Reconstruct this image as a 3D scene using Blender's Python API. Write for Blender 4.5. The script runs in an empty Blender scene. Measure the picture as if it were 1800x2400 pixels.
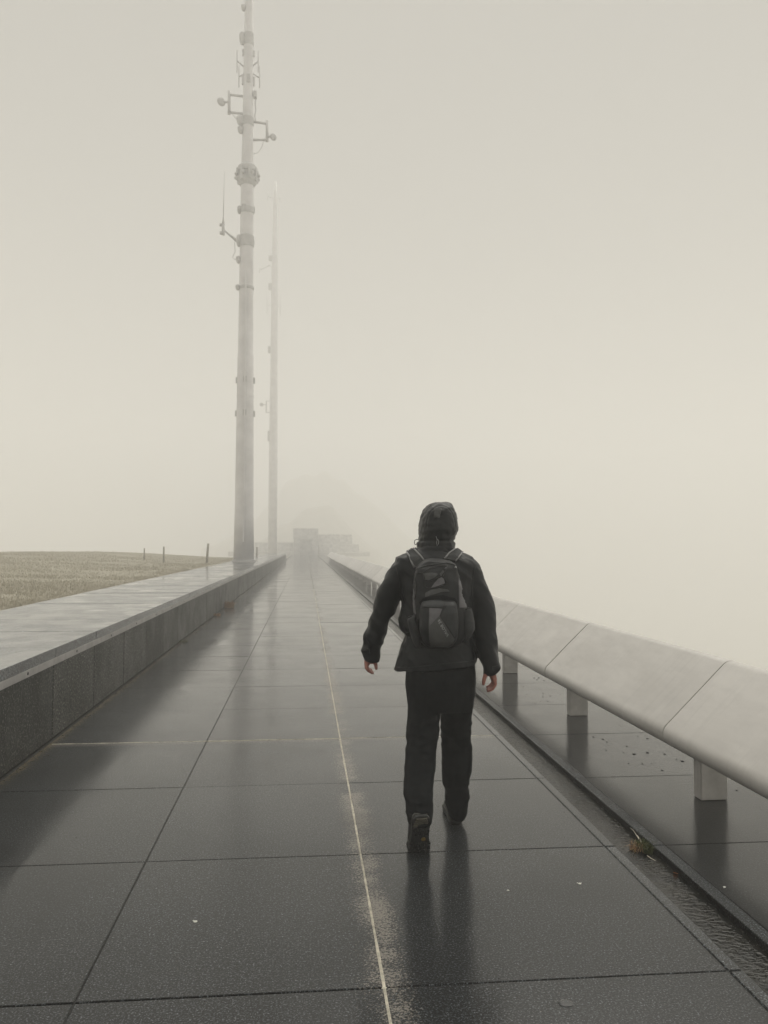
import bpy, bmesh, math, random
import numpy as np
from mathutils import Vector, Matrix, noise
from mathutils.bvhtree import BVHTree

SC = bpy.context.scene
COL = SC.collection
random.seed(7)
rng = np.random.default_rng(7)

# ------------------------------------------------------------------ camera
CF, CP, CY, CR, CH = 1905.8, 0.041165, 0.095626, 0.002375, 1.6   # focal (px of 2400), pitch, yaw, roll, height
IW, IH = 1800.0, 2400.0
F = Vector((math.sin(CY)*math.cos(CP), math.cos(CY)*math.cos(CP), math.sin(CP)))
R0 = Vector((math.cos(CY), -math.sin(CY), 0.0))
U0 = R0.cross(F)
RV = R0*math.cos(CR) + U0*math.sin(CR)
UV = U0*math.cos(CR) - R0*math.sin(CR)
cam_d = bpy.data.cameras.new('camera')
cam = bpy.data.objects.new('camera', cam_d)
COL.objects.link(cam)
cam_d.sensor_fit = 'VERTICAL'
cam_d.sensor_height = 24.0
cam_d.sensor_width = 18.0
cam_d.lens = 24.0*CF/IH
cam_d.clip_start = 0.05
cam_d.clip_end = 2000.0
cam.matrix_world = Matrix(((RV.x, UV.x, -F.x, 0), (RV.y, UV.y, -F.y, 0), (RV.z, UV.z, -F.z, CH), (0, 0, 0, 1)))
SC.camera = cam

# ------------------------------------------------------------------ sky, sun, exposure
world = bpy.data.worlds.new('World')
SC.world = world
world.use_nodes = True
wn, wl = world.node_tree.nodes, world.node_tree.links
wn.clear()
SUN_EL, SUN_AZ = math.radians(64), math.radians(22)      # bright side of the overcast, ahead and to the right
sky = wn.new('ShaderNodeTexSky'); sky.sky_type = 'NISHITA'; sky.sun_disc = False
sky.sun_elevation = SUN_EL; sky.sun_rotation = SUN_AZ
sky.air_density = 1.0; sky.dust_density = 4.0; sky.ozone_density = 1.0
bw = wn.new('ShaderNodeRGBToBW')
flat = wn.new('ShaderNodeMix'); flat.data_type = 'FLOAT'; flat.inputs['Factor'].default_value = 0.94
flat.inputs['B'].default_value = 4.2                     # an even cloud layer in front of most of the sky
tint = wn.new('ShaderNodeMix'); tint.data_type = 'RGBA'; tint.blend_type = 'MULTIPLY'
tint.inputs['Factor'].default_value = 1.0
tint.inputs['B'].default_value = (1.0, 0.964, 0.880, 1)
bg = wn.new('ShaderNodeBackground'); bg.inputs['Strength'].default_value = 0.05
wo = wn.new('ShaderNodeOutputWorld')
wl.new(sky.outputs['Color'], bw.inputs['Color'])
wl.new(bw.outputs['Val'], flat.inputs['A'])
wl.new(flat.outputs['Result'], tint.inputs['A'])
wl.new(tint.outputs['Result'], bg.inputs['Color'])
wl.new(bg.outputs['Background'], wo.inputs['Surface'])

sun_d = bpy.data.lights.new('sun', 'SUN')
sun_d.energy = 1.5
sun_d.angle = math.radians(70)
sun_d.color = (1.0, 0.964, 0.880)
sun = bpy.data.objects.new('sun', sun_d)
COL.objects.link(sun)
sd = Vector((math.sin(SUN_AZ)*math.cos(SUN_EL), math.cos(SUN_AZ)*math.cos(SUN_EL), math.sin(SUN_EL)))
sun.rotation_euler = sd.to_track_quat('Z', 'Y').to_euler()

vs = SC.view_settings
vs.view_transform = 'Standard'
vs.look = 'None'
vs.gamma = 1.0
vs.use_curve_mapping = False
vs.exposure = 1.0
HAZE_DENSITY = 0.0082

SC.render.engine = 'CYCLES'
cy = SC.cycles
cy.use_denoising = True
cy.max_bounces = 12
cy.diffuse_bounces = 3
cy.glossy_bounces = 3
cy.volume_bounces = 8
cy.transparent_max_bounces = 8
cy.use_adaptive_sampling = False
cy.sample_clamp_indirect = 10.0

# ------------------------------------------------------------------ helpers
def ray(x, y):
    return F*CF + RV*(x-IW/2) - UV*(y-IH/2)
def at(x, y, Y):
    """point of the place at distance Y along the promenade that the photograph shows at (x, y)"""
    r = ray(x, y)
    t = Y/r.y
    return Vector((r.x*t, Y, r.z*t+CH))
def onz(x, y, z=0.0):
    r = ray(x, y)
    t = (z-CH)/r.z
    return Vector((r.x*t, r.y*t, z))

def link(name, me, mats, parent=None):
    o = bpy.data.objects.new(name, me)
    COL.objects.link(o)
    if mats is not None and not me.materials:
        for m in (mats if isinstance(mats, (list, tuple)) else [mats]):
            me.materials.append(m)
    if parent is not None:
        o.parent = parent
    return o
def tag(o, label=None, cat=None, group=None, kind=None):
    if label: o['label'] = label
    if cat: o['category'] = cat
    if group: o['group'] = group
    if kind: o['kind'] = kind
    return o
def empty(name, loc=(0, 0, 0)):
    o = bpy.data.objects.new(name, None)
    COL.objects.link(o)
    o.location = loc
    o.empty_display_size = 0.1
    return o
def pyd(name, v, f, smooth=False):
    me = bpy.data.meshes.new(name)
    me.from_pydata([tuple(p) for p in v], [], f)
    me.update()
    if smooth:
        me.polygons.foreach_set('use_smooth', [True]*len(me.polygons))
    return me
def fix_normals(me):
    bm = bmesh.new(); bm.from_mesh(me)
    bmesh.ops.recalc_face_normals(bm, faces=bm.faces)
    bm.to_mesh(me); bm.free()
    return me
def box_mesh(name, x0, x1, y0, y1, z0, z1, bev=0.0, seg=1):
    bm = bmesh.new()
    vs_ = [bm.verts.new(p) for p in ((x0, y0, z0), (x1, y0, z0), (x1, y1, z0), (x0, y1, z0),
                                    (x0, y0, z1), (x1, y0, z1), (x1, y1, z1), (x0, y1, z1))]
    for q in ((3, 2, 1, 0), (4, 5, 6, 7), (0, 1, 5, 4), (1, 2, 6, 5), (2, 3, 7, 6), (3, 0, 4, 7)):
        bm.faces.new([vs_[i] for i in q])
    if bev:
        bmesh.ops.bevel(bm, geom=bm.edges[:], offset=bev, segments=seg, affect='EDGES', clamp_overlap=True)
    me = bpy.data.meshes.new(name); bm.to_mesh(me); bm.free()
    return me
def bm_tube(bm, pts, rad, n=8, caps=True):
    """a tube along pts; rad a number or one per point"""
    pts = [Vector(p) for p in pts]
    if not isinstance(rad, (list, tuple)): rad = [rad]*len(pts)
    rings = []
    for i, p in enumerate(pts):
        d = (pts[min(i+1, len(pts)-1)] - pts[max(i-1, 0)]).normalized()
        a = d.orthogonal().normalized() if i == 0 else (rings_a - d*rings_a.dot(d)).normalized()
        rings_a = a
        b = d.cross(a)
        rings.append([bm.verts.new(p + (a*math.cos(2*math.pi*k/n) + b*math.sin(2*math.pi*k/n))*rad[i]) for k in range(n)])
    for i in range(len(rings)-1):
        for k in range(n):
            bm.faces.new((rings[i][k], rings[i][(k+1) % n], rings[i+1][(k+1) % n], rings[i+1][k]))
    if caps:
        bm.faces.new(rings[0][::-1]); bm.faces.new(rings[-1])
def tube_mesh(name, pts, rad, n=8, smooth=True):
    bm = bmesh.new(); bm_tube(bm, pts, rad, n)
    me = bpy.data.meshes.new(name); bm.to_mesh(me); bm.free()
    if smooth: me.polygons.foreach_set('use_smooth', [True]*len(me.polygons))
    return me
def bm_loft(bm, rings, caps=True):
    vr = [[bm.verts.new(p) for p in r] for r in rings]
    n = len(vr[0])
    for i in range(len(vr)-1):
        for k in range(n):
            bm.faces.new((vr[i][k], vr[i][(k+1) % n], vr[i+1][(k+1) % n], vr[i+1][k]))
    if caps:
        bm.faces.new(vr[0][::-1]); bm.faces.new(vr[-1])
def bm_ball(bm, c, rx, ry=None, rz=None, u=14, v=9):
    ry = ry or rx; rz = rz or rx
    m = Matrix.Translation(c) @ Matrix.Diagonal((rx, ry, rz, 1))
    bmesh.ops.create_uvsphere(bm, u_segments=u, v_segments=v, radius=1.0, matrix=m)
def bm_limb(bm, pts, rad, n=12):
    bm_tube(bm, pts, rad, n)
    for p, r in zip(pts, rad): bm_ball(bm, p, r*0.998, u=12, v=8)
def mesh_of(bm, name, smooth=False):
    me = bpy.data.meshes.new(name); bm.to_mesh(me); bm.free()
    if smooth: me.polygons.foreach_set('use_smooth', [True]*len(me.polygons))
    return me
def remeshed(me, voxel, iters=6, fac=0.5):
    """one continuous skin round everything in me"""
    o = bpy.data.objects.new('tmp', me); COL.objects.link(o)
    r = o.modifiers.new('r', 'REMESH'); r.mode = 'VOXEL'; r.voxel_size = voxel; r.use_smooth_shade = True
    if iters:
        s = o.modifiers.new('s', 'SMOOTH'); s.factor = fac; s.iterations = iters
    dg = bpy.context.evaluated_depsgraph_get()
    out = bpy.data.meshes.new_from_object(o.evaluated_get(dg))
    bpy.data.objects.remove(o)
    out.polygons.foreach_set('use_smooth', [True]*len(out.polygons))
    return out
def displace(me, fn):
    n = len(me.vertices)
    co = np.empty(n*3); me.vertices.foreach_get('co', co); co = co.reshape(-1, 3)
    no = np.empty(n*3); me.vertices.foreach_get('normal', no); no = no.reshape(-1, 3)
    d = fn(co, no)
    me.vertices.foreach_set('co', (co + no*d[:, None]).ravel()); me.update()
def nz(co, sx, sy, sz, off=0.0):
    return np.array([noise.noise((x*sx+off, y*sy+off*1.7, z*sz-off)) for x, y, z in co])

# ------------------------------------------------------------------ materials
class N:
    """small node-graph helper"""
    def __init__(self, name):
        self.m = bpy.data.materials.new(name); self.m.use_nodes = True
        self.t = self.m.node_tree; self.t.nodes.clear()
        self.out = self.t.nodes.new('ShaderNodeOutputMaterial')
        self.p = self.t.nodes.new('ShaderNodeBsdfPrincipled')
        self.t.links.new(self.p.outputs[0], self.out.inputs['Surface'])
        g = self.t.nodes.new('ShaderNodeNewGeometry'); self.pos = g.outputs['Position']
        self.xyz = None
    def put(self, sock, val):
        if hasattr(val, 'is_linked') or isinstance(val, bpy.types.NodeSocket): self.t.links.new(val, sock)
        else: sock.default_value = val
    def set(self, **k):
        for a, b in k.items():
            self.put(self.p.inputs[a.replace('_', ' ')], b)
        return self
    def math(self, op, a, b=0.0, c=None, clamp=False):
        n = self.t.nodes.new('ShaderNodeMath'); n.operation = op; n.use_clamp = clamp
        self.put(n.inputs[0], a); self.put(n.inputs[1], b)
        if c is not None: self.put(n.inputs[2], c)
        return n.outputs[0]
    def sep(self):
        if not self.xyz:
            n = self.t.nodes.new('ShaderNodeSeparateXYZ'); self.t.links.new(self.pos, n.inputs[0]); self.xyz = n.outputs
        return self.xyz
    def scaled(self, sx, sy, sz):
        n = self.t.nodes.new('ShaderNodeVectorMath'); n.operation = 'MULTIPLY'
        self.t.links.new(self.pos, n.inputs[0]); n.inputs[1].default_value = (sx, sy, sz); return n.outputs[0]
    def noise(self, scale, detail=2.0, rough=0.5, vec=None, dist=0.0):
        n = self.t.nodes.new('ShaderNodeTexNoise'); n.inputs['Scale'].default_value = scale
        n.inputs['Detail'].default_value = detail; n.inputs['Roughness'].default_value = rough
        n.inputs['Distortion'].default_value = dist
        self.t.links.new(vec or self.pos, n.inputs['Vector']); return n.outputs['Fac']
    def voro(self, scale, vec=None, out='Color'):
        n = self.t.nodes.new('ShaderNodeTexVoronoi'); n.inputs['Scale'].default_value = scale
        self.t.links.new(vec or self.pos, n.inputs['Vector']); return n.outputs[out]
    def ramp(self, fac, *stops):
        n = self.t.nodes.new('ShaderNodeValToRGB'); self.put(n.inputs[0], fac)
        e = n.color_ramp.elements
        while len(e) < len(stops): e.new(0.5)
        for s, (p, c) in zip(e, stops):
            s.position = p; s.color = (c, c, c, 1) if isinstance(c, (int, float)) else (*c, 1)
        return n.outputs['Color']
    def mix(self, fac, a, b, mode='MIX'):
        n = self.t.nodes.new('ShaderNodeMix'); n.data_type = 'RGBA'; n.blend_type = mode
        self.put(n.inputs['Factor'], fac)
        for s, v in (('A', a), ('B', b)):
            self.put(n.inputs[s], (*v, 1) if isinstance(v, tuple) and len(v) == 3 else v)
        return n.outputs['Result']
    def bump(self, h, strength=0.3, dist=0.01, normal=None):
        n = self.t.nodes.new('ShaderNodeBump'); self.put(n.inputs['Strength'], strength)
        n.inputs['Distance'].default_value = dist; self.put(n.inputs['Height'], h)
        if normal is not None: self.t.links.new(normal, n.inputs['Normal'])
        return n.outputs[0]
    def rand(self):
        n = self.t.nodes.new('ShaderNodeObjectInfo'); return n.outputs['Random']
    def step(self, x, lo, hi):
        n = self.t.nodes.new('ShaderNodeMapRange'); n.interpolation_type = 'SMOOTHSTEP'
        self.put(n.inputs[0], x); n.inputs[1].default_value = lo; n.inputs[2].default_value = hi
        return n.outputs[0]

ROW0, ROWL = 2.999, 1.2737          # first cross joint ahead of the camera and the slab length
CENTRE_X = 0.293

def granite_wet(name, dark=1.0, stains=False, ior=1.25, crough=1.0):
    n = N(name)
    sp = n.noise(125, 3, 0.8)
    sp2 = n.noise(60, 2, 0.6)
    big = n.noise(0.9, 3, 0.6)
    D = dark*0.68
    base = n.ramp(sp, (0.40, (0.004*D, 0.0045*D, 0.005*D)), (0.52, (0.012*D, 0.0132*D, 0.0145*D)), (0.58, (0.080*D, 0.090*D, 0.100*D)), (0.68, (0.30*D, 0.33*D, 0.36*D)))
    base = n.mix(n.ramp(sp2, (0.40, 0.0), (0.68, 0.6)), base, (0.008*D, 0.0085*D, 0.009*D))
    base = n.mix(n.ramp(big, (0.3, 0.0), (0.7, 0.4)), base, n.mix(0.6, base, (0.006, 0.0065, 0.007)))
    tone = n.math('MULTIPLY_ADD', n.rand(), 0.5, 0.75)
    hs = n.t.nodes.new('ShaderNodeHueSaturation'); n.put(hs.inputs['Value'], tone); n.put(hs.inputs['Color'], base)
    base = hs.outputs[0]
    wet = n.ramp(n.noise(1.3, 3, 0.6), (0.3, 0.85), (0.62, 1.0))
    rough_c = n.ramp(n.noise(2.2, 4, 0.65), (0.3, 0.035*crough), (0.7, 0.085*crough))
    if stains:
        x, y, z = n.sep()
        jit = n.math('MULTIPLY_ADD', n.noise(2.6, 3, 0.6), 0.10, -0.05)
        dx = n.math('ABSOLUTE', n.math('SUBTRACT', n.math('ADD', x, jit), CENTRE_X+0.015))
        fall = n.math('SUBTRACT', 1.0, n.step(dx, 0.0, 0.16))
        patch = n.step(n.noise(1.6, 4, 0.65), 0.33, 0.63)
        grain = n.noise(88, 3, 0.8)
        m1 = n.step(n.math('ADD', grain, n.math('MULTIPLY', n.math('MULTIPLY', fall, n.math('MULTIPLY_ADD', patch, 0.75, 0.25)), 0.27)), 0.655, 0.735)
        # the pale cross joint, and a faint one farther on
        dy = n.math('ABSOLUTE', n.math('SUBTRACT', n.math('ADD', y, n.math('MULTIPLY', jit, 0.5)), ROW0+3*ROWL-0.03))
        m2 = n.math('MULTIPLY', n.step(n.math('ADD', grain, n.math('MULTIPLY', n.math('SUBTRACT', 1.0, n.step(dy, 0.0, 0.13)), 0.24)), 0.64, 0.80), 0.6)
        m = n.math('MAXIMUM', m1, m2)
        base = n.mix(n.math('MULTIPLY', m, 0.45), base, (0.40, 0.365, 0.32))
        # dirt and moss along the foot of the wall
        dw = n.math('SUBTRACT', 1.0, n.step(n.math('ADD', x, n.math('MULTIPLY', n.noise(5, 3), 0.10)), -2.02, -1.84))
        md = n.step(n.math('ADD', n.noise(60, 3, 0.7), n.math('MULTIPLY', dw, 0.22)), 0.60, 0.74)
        base = n.mix(n.math('MULTIPLY', md, dw), base, (0.15, 0.115, 0.055))
        # dry scuffs
        sc = n.step(n.noise(9.0, 4, 0.7, vec=n.scaled(1, 1.6, 1)), 0.715, 0.76)
        base = n.mix(n.math('MULTIPLY', sc, 0.30), base, (0.38, 0.37, 0.34))
        wet = n.math('MULTIPLY', wet, n.math('SUBTRACT', 1.0, n.math('MULTIPLY', m, 0.6)))
    h1 = n.noise(150, 2, 0.6)
    h2 = n.noise(38, 2, 0.5)
    bb = n.bump(h2, 0.10, 0.006, n.bump(h1, 0.22, 0.003))
    puddle = n.step(n.noise(0.75, 3, 0.55, vec=n.scaled(1.3, 0.8, 1)), 0.54, 0.62)
    dry = n.math('SUBTRACT', 1.0, n.math('MULTIPLY', puddle, 0.8))
    base = n.mix(n.math('MULTIPLY', puddle, 0.35), base, (0.006, 0.0065, 0.007))
    rough_c = n.math('MULTIPLY', rough_c, dry)
    bc = n.bump(n.noise(36, 2, 0.55), n.math('MULTIPLY', dry, 0.11), 0.005, n.bump(n.noise(105, 2, 0.6), n.math('MULTIPLY', dry, 0.17), 0.003))
    n.set(Base_Color=base, Roughness=0.42, Specular_IOR_Level=0.08, Normal=bb,
          Coat_Weight=wet, Coat_Roughness=rough_c, Coat_IOR=ior, Coat_Normal=bc)
    return n.m

def granite_wall(name):
    n = N(name)
    sp = n.noise(48, 4, 0.85)
    base = n.ramp(sp, (0.42, (0.002, 0.0023, 0.0023)), (0.52, (0.010, 0.0105, 0.010)), (0.57, (0.075, 0.077, 0.068)), (0.66, (0.34, 0.335, 0.29)))
    blot = n.noise(1.7, 4, 0.65)
    base = n.mix(n.ramp(blot, (0.35, 0.0), (0.72, 0.5)), base, n.mix(0.5, base, (0.03, 0.032, 0.024)))
    run = n.noise(1.0, 4, 0.6, vec=n.scaled(1, 11, 0.9))
    base = n.mix(n.ramp(run, (0.50, 0.0), (0.70, 0.55)), base, n.mix(0.6, base, (0.07, 0.072, 0.058)))
    hs = n.t.nodes.new('ShaderNodeHueSaturation'); n.put(hs.inputs['Value'], n.math('MULTIPLY_ADD', n.rand(), 0.6, 0.7)); n.put(hs.inputs['Color'], base)
    n.set(Base_Color=hs.outputs[0], Roughness=n.ramp(blot, (0.3, 0.4), (0.7, 0.65)), Specular_IOR_Level=0.22,
          Normal=n.bump(n.noise(90, 3, 0.7), 0.35, 0.004))
    return n.m

def plain(name, col, rough=0.6, var=0.25, scale=8.0, bump=0.0, bscale=60.0, metal=0.0, spec=0.5, **k):
    n = N(name)
    f = n.noise(scale, 4, 0.6)
    lo = tuple(c*(1-var) for c in col); hi = tuple(min(1, c*(1+var)) for c in col)
    n.set(Base_Color=n.ramp(f, (0.3, lo), (0.7, hi)), Roughness=n.ramp(n.noise(scale*2.3, 3), (0.3, max(0.02, rough*0.8)), (0.7, min(1, rough*1.2))),
          Metallic=metal, Specular_IOR_Level=spec)
    if bump: n.set(Normal=n.bump(n.noise(bscale, 3, 0.6), bump, 0.01))
    n.set(**k)
    return n.m

M = {}
M['slab'] = granite_wet('wet_granite_paving', 1.0, True)
M['platform'] = granite_wet('wet_granite_platform', 0.45)
M['edging'] = granite_wet('granite_edging', 1.7)
M['wall'] = granite_wall('granite_cladding')
M['coping'] = granite_wet('granite_coping', 3.0, False, 1.42, 3.0)
M['bed'] = plain('joint_bed', (0.018, 0.018, 0.017), 0.8, 0.4, 40)
M['sealant'] = plain('pale_joint_mortar', (0.44, 0.41, 0.34), 0.7, 0.45, 25, 0.3, 120)
M['strip'] = plain('grey_metal_strip', (0.30, 0.29, 0.285), 0.45, 0.2, 6, 0.05, 200)
M['hole'] = plain('drill_hole', (0.008, 0.008, 0.008), 0.9)

def bench_mat():
    n = N('pale_polished_concrete')
    a = n.noise(2.4, 5, 0.62, vec=n.scaled(1, 0.5, 1.6), dist=0.6)
    b = n.noise(9.0, 4, 0.6, vec=n.scaled(1, 0.4, 2.2))
    col = n.ramp(a, (0.28, (0.46, 0.445, 0.425)), (0.52, (0.52, 0.505, 0.485)), (0.75, (0.57, 0.555, 0.53)))
    col = n.mix(n.ramp(b, (0.45, 0.0), (0.75, 0.25)), col, (0.40, 0.39, 0.38))
    col = n.mix(n.ramp(n.noise(220, 2, 0.6), (0.62, 0.0), (0.74, 0.25)), col, (0.25, 0.25, 0.25))
    streak = n.noise(1.0, 4, 0.65, vec=n.scaled(1.2, 17, 1.2))
    col = n.mix(n.ramp(streak, (0.52, 0.0), (0.72, 0.22)), col, (0.30, 0.295, 0.285))
    hs = n.t.nodes.new('ShaderNodeHueSaturation'); n.put(hs.inputs['Value'], n.math('MULTIPLY_ADD', n.rand(), 0.12, 0.94)); n.put(hs.inputs['Color'], col)
    n.set(Base_Color=hs.outputs[0], Roughness=n.ramp(b, (0.3, 0.30), (0.7, 0.5)), Specular_IOR_Level=0.5,
          Normal=n.bump(n.noise(14, 4, 0.6), 0.05, 0.02))
    return n.m
M['bench'] = bench_mat()
M['benchleg'] = plain('pale_concrete_leg', (0.44, 0.43, 0.415), 0.55, 0.18, 7, 0.12, 70)

def water_mat():
    n = N('rippled_shallow_water')
    w1 = n.noise(26, 2, 0.5, vec=n.scaled(1.0, 1.9, 1), dist=0.5)
    w2 = n.noise(70, 1, 0.5, vec=n.scaled(1.0, 1.7, 1))
    col = n.ramp(n.noise(5, 4, 0.6), (0.35, (0.006, 0.007, 0.0072)), (0.7, (0.016, 0.0145, 0.011)))
    n.set(Base_Color=col, Roughness=0.04, IOR=1.33, Normal=n.bump(w1, 0.34, 0.010, n.bump(w2, 0.16, 0.004)))
    return n.m
M['water'] = water_mat()

def turf_mat():
    n = N('dry_upland_turf')
    a = n.noise(0.5, 4, 0.6); b = n.noise(14, 3, 0.7)
    col = n.ramp(a, (0.3, (0.34, 0.315, 0.255)), (0.55, (0.41, 0.385, 0.315)), (0.75, (0.46, 0.43, 0.355)))
    col = n.mix(n.ramp(b, (0.35, 0.0), (0.7, 0.55)), col, (0.28, 0.265, 0.215))
    n.set(Base_Color=col, Roughness=0.9, Specular_IOR_Level=0.15, Normal=n.bump(b, 0.6, 0.05))
    return n.m
M['turf'] = turf_mat()
def blade_mat(name, c0, c1, c2):
    n = N(name)
    f = n.voro(90)
    s = n.t.nodes.new('ShaderNodeSeparateColor'); n.put(s.inputs[0], f)
    n.set(Base_Color=n.ramp(s.outputs[0], (0.1, c0), (0.5, c1), (0.9, c2)), Roughness=0.65, Specular_IOR_Level=0.25)
    return n.m
M['straw'] = blade_mat('straw_blades', (0.36, 0.335, 0.27), (0.46, 0.43, 0.35), (0.54, 0.50, 0.42))
M['rusty'] = blade_mat('rust_blades', (0.16, 0.08, 0.03), (0.27, 0.15, 0.06), (0.36, 0.24, 0.12))
M['green'] = blade_mat('green_blades', (0.025, 0.035, 0.008), (0.05, 0.065, 0.012), (0.085, 0.09, 0.02))
M['mast'] = plain('white_painted_steel', (0.69, 0.68, 0.69), 0.5, 0.10, 1.2)
M['equip'] = plain('grey_equipment', (0.50, 0.495, 0.495), 0.55, 0.15, 3)
M['post'] = plain('weathered_wood', (0.30, 0.28, 0.245), 0.85, 0.3, 9)
M['stone'] = plain('grey_stonework', (0.55, 0.54, 0.52), 0.85, 0.3, 2.0, 0.4, 9)
M['stonelight'] = plain('pale_stone_coping', (0.70, 0.69, 0.66), 0.8, 0.2, 2.0)
M['stonedark'] = plain('basalt_masonry', (0.46, 0.45, 0.44), 0.85, 0.3, 2.0)
M['pebble'] = plain('dark_wet_stone', (0.022, 0.022, 0.022), 0.3, 0.4, 60)
M['silt'] = plain('brown_silt', (0.026, 0.022, 0.016), 0.8, 0.5, 40)
M['leaf'] = plain('orange_leaf', (0.55, 0.24, 0.05), 0.5, 0.35, 90)
M['white'] = plain('white_droppings', (0.62, 0.62, 0.58), 0.7, 0.2, 90)
M['wetspot'] = plain('soaked_spot', (0.022, 0.024, 0.026), 0.25, 0.2, 30)

# ------------------------------------------------------------------ ground and hills
def gz(X, Y):
    sm = lambda t: np.clip(t, 0, 1)**2*(3-2*np.clip(t, 0, 1))
    left = 0.64 + 0.38*sm((-3.9-X)/9.5) + 0.13*sm((Y-8)/34)
    left = left - 0.010*np.clip(-17-X, 0, None)**1.75 - 0.006*np.clip(Y-52, 0, None)**1.6 - 0.01*np.clip(-25-Y, 0, None)**1.7
    right = -0.25 - 0.70*np.clip(X-3.4, 0, None)
    z = np.where(X < -3.88, left, np.where(X > 3.4, right, -0.25))
    mid = (X >= -3.88) & (X <= 3.4)
    z = np.where(mid, -0.25 - 0.5*np.clip(Y-118, 0, None)**0.9*0 - 0.4*np.clip(-20-Y, 0, None), z)
    z = np.maximum(z, -60)
    wob = np.sin(X*0.33+Y*0.05)*1.1+np.sin(X*0.81+1.7)*0.7+np.sin(X*0.17-Y*0.11+0.6)*1.6
    hill = 34*np.exp(-np.abs((X-6)/30)**2-((Y-330)/45)**2)*(1+0.03*wob)
    knoll = 15*np.exp(-np.abs((X-2)/15)**2-((Y-235)/30)**2)*(1+0.05*wob)
    z = np.where(Y > 150, np.maximum(z, hill+knoll-3.0+np.where(hill+knoll > 3.0, 0, -100)), z)
    return z
xs = np.unique(np.concatenate([np.linspace(-420, -70, 20), np.linspace(-70, -20, 40), np.linspace(-20, -4.2, 60), [-3.95, -3.90, -3.86], np.linspace(-3.4, 3.4, 6), np.linspace(3.6, 25, 30), np.linspace(26, 90, 25), np.linspace(95, 420, 14)]))
ys = np.unique(np.concatenate([np.linspace(-300, -12, 24), np.linspace(-10, 60, 150), np.linspace(61, 260, 90), np.linspace(265, 440, 16)]))
GX, GY = np.meshgrid(xs, ys)
GZ = gz(GX, GY)
rough_ = np.array([noise.noise((a*0.6, b*0.6, 0.3))*0.035 + noise.noise((a*2.1, b*2.1, 4.0))*0.01 for a, b in zip(GX.ravel(), GY.ravel())]).reshape(GX.shape)
GZ = GZ + np.where(GX < -4.05, rough_, 0)
vv = np.stack([GX.ravel(), GY.ravel(), GZ.ravel()], 1)
nx = len(xs)
ff = [(j*nx+i, j*nx+i+1, (j+1)*nx+i+1, (j+1)*nx+i) for j in range(len(ys)-1) for i in range(nx-1)]
ground = link('ground', pyd('ground', vv, ff, True), M['turf'])
tag(ground, kind='structure')

def blades(name, pts, hgt, wid, mat, lean=0.5, parent=None):
    """many three-sided grass blades in one mesh"""
    n = len(pts)
    ang = rng.uniform(0, 2*np.pi, n); ln = rng.uniform(0.1, 1.0, n)*lean; la = rng.uniform(0, 2*np.pi, n)
    h = hgt*rng.uniform(0.55, 1.15, n); w = wid*rng.uniform(0.7, 1.3, n)
    ax = np.stack([np.cos(ang), np.sin(ang), np.zeros(n)], 1)*w[:, None]*0.5
    l = np.stack([np.cos(la)*ln, np.sin(la)*ln, np.zeros(n)], 1)*h[:, None]
    up = np.zeros((n, 3)); up[:, 2] = h
    v0, v1 = pts-ax, pts+ax
    m0, m1 = pts-ax*0.7+up*0.55+l*0.35, pts+ax*0.7+up*0.55+l*0.35
    tp = pts+up*(1-0.35*ln[:, None])+l
    V = np.stack([v0, v1, m1, m0, tp], 1).reshape(-1, 3)
    b = np.arange(n)*5
    me = bpy.data.meshes.new(name)
    me.vertices.add(n*5); me.vertices.foreach_set('co', V.ravel())
    me.loops.add(n*7)
    q = np.stack([b, b+1, b+2, b+3, b+3, b+2, b+4], 1).ravel()
    me.loops.foreach_set('vertex_index', q.astype(np.int32))
    me.polygons.add(n*2)
    st = np.stack([np.arange(n)*7, np.arange(n)*7+4], 1).ravel()
    me.polygons.foreach_set('loop_start', st.astype(np.int32))
    me.update(calc_edges=True); me.validate()
    return link(name, me, mat, parent)

# dry turf beyond the wall: short blades, longer stalks on the crest
ng = 110000
yy = 9 + 48*rng.random(ng)**1.3
xx = -3.97 - (0.42*yy-2.0).clip(0.5)*rng.random(ng)**1.05
keep = xx > -24
xx, yy = xx[keep], yy[keep]
zz = gz(xx, yy)
turf_blades = blades('turf', np.stack([xx, yy, zz-0.02], 1), 0.075, 0.018, M['straw'], 0.9)
tag(turf_blades, 'short dry straw-coloured turf covering the slope behind the wall', 'grass', kind='stuff')

# coarser clumps among the turf and along the back edge of the wall
cl = []
for i in range(520):
    y = 9 + 44*random.random()**1.2
    x = -4.0 - abs(random.gauss(0, 0.25)) if i % 3 == 0 else -4.1 - (0.40*y-1.5)*random.random()
    nb = random.randint(8, 26)
    cl.append(np.stack([x+rng.normal(0, 0.07, nb), y+rng.normal(0, 0.07, nb), np.zeros(nb)], 1))
cl = np.concatenate(cl); cl = cl[(cl[:, 0] < -3.96) & (cl[:, 0] > -22)]
cl[:, 2] = gz(cl[:, 0], cl[:, 1])-0.01
tag(blades('grass_clumps', cl, 0.13, 0.012, M['straw'], 0.9), 'coarse straw-coloured grass clumps scattered over the slope behind the wall', 'grass', kind='stuff')

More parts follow.
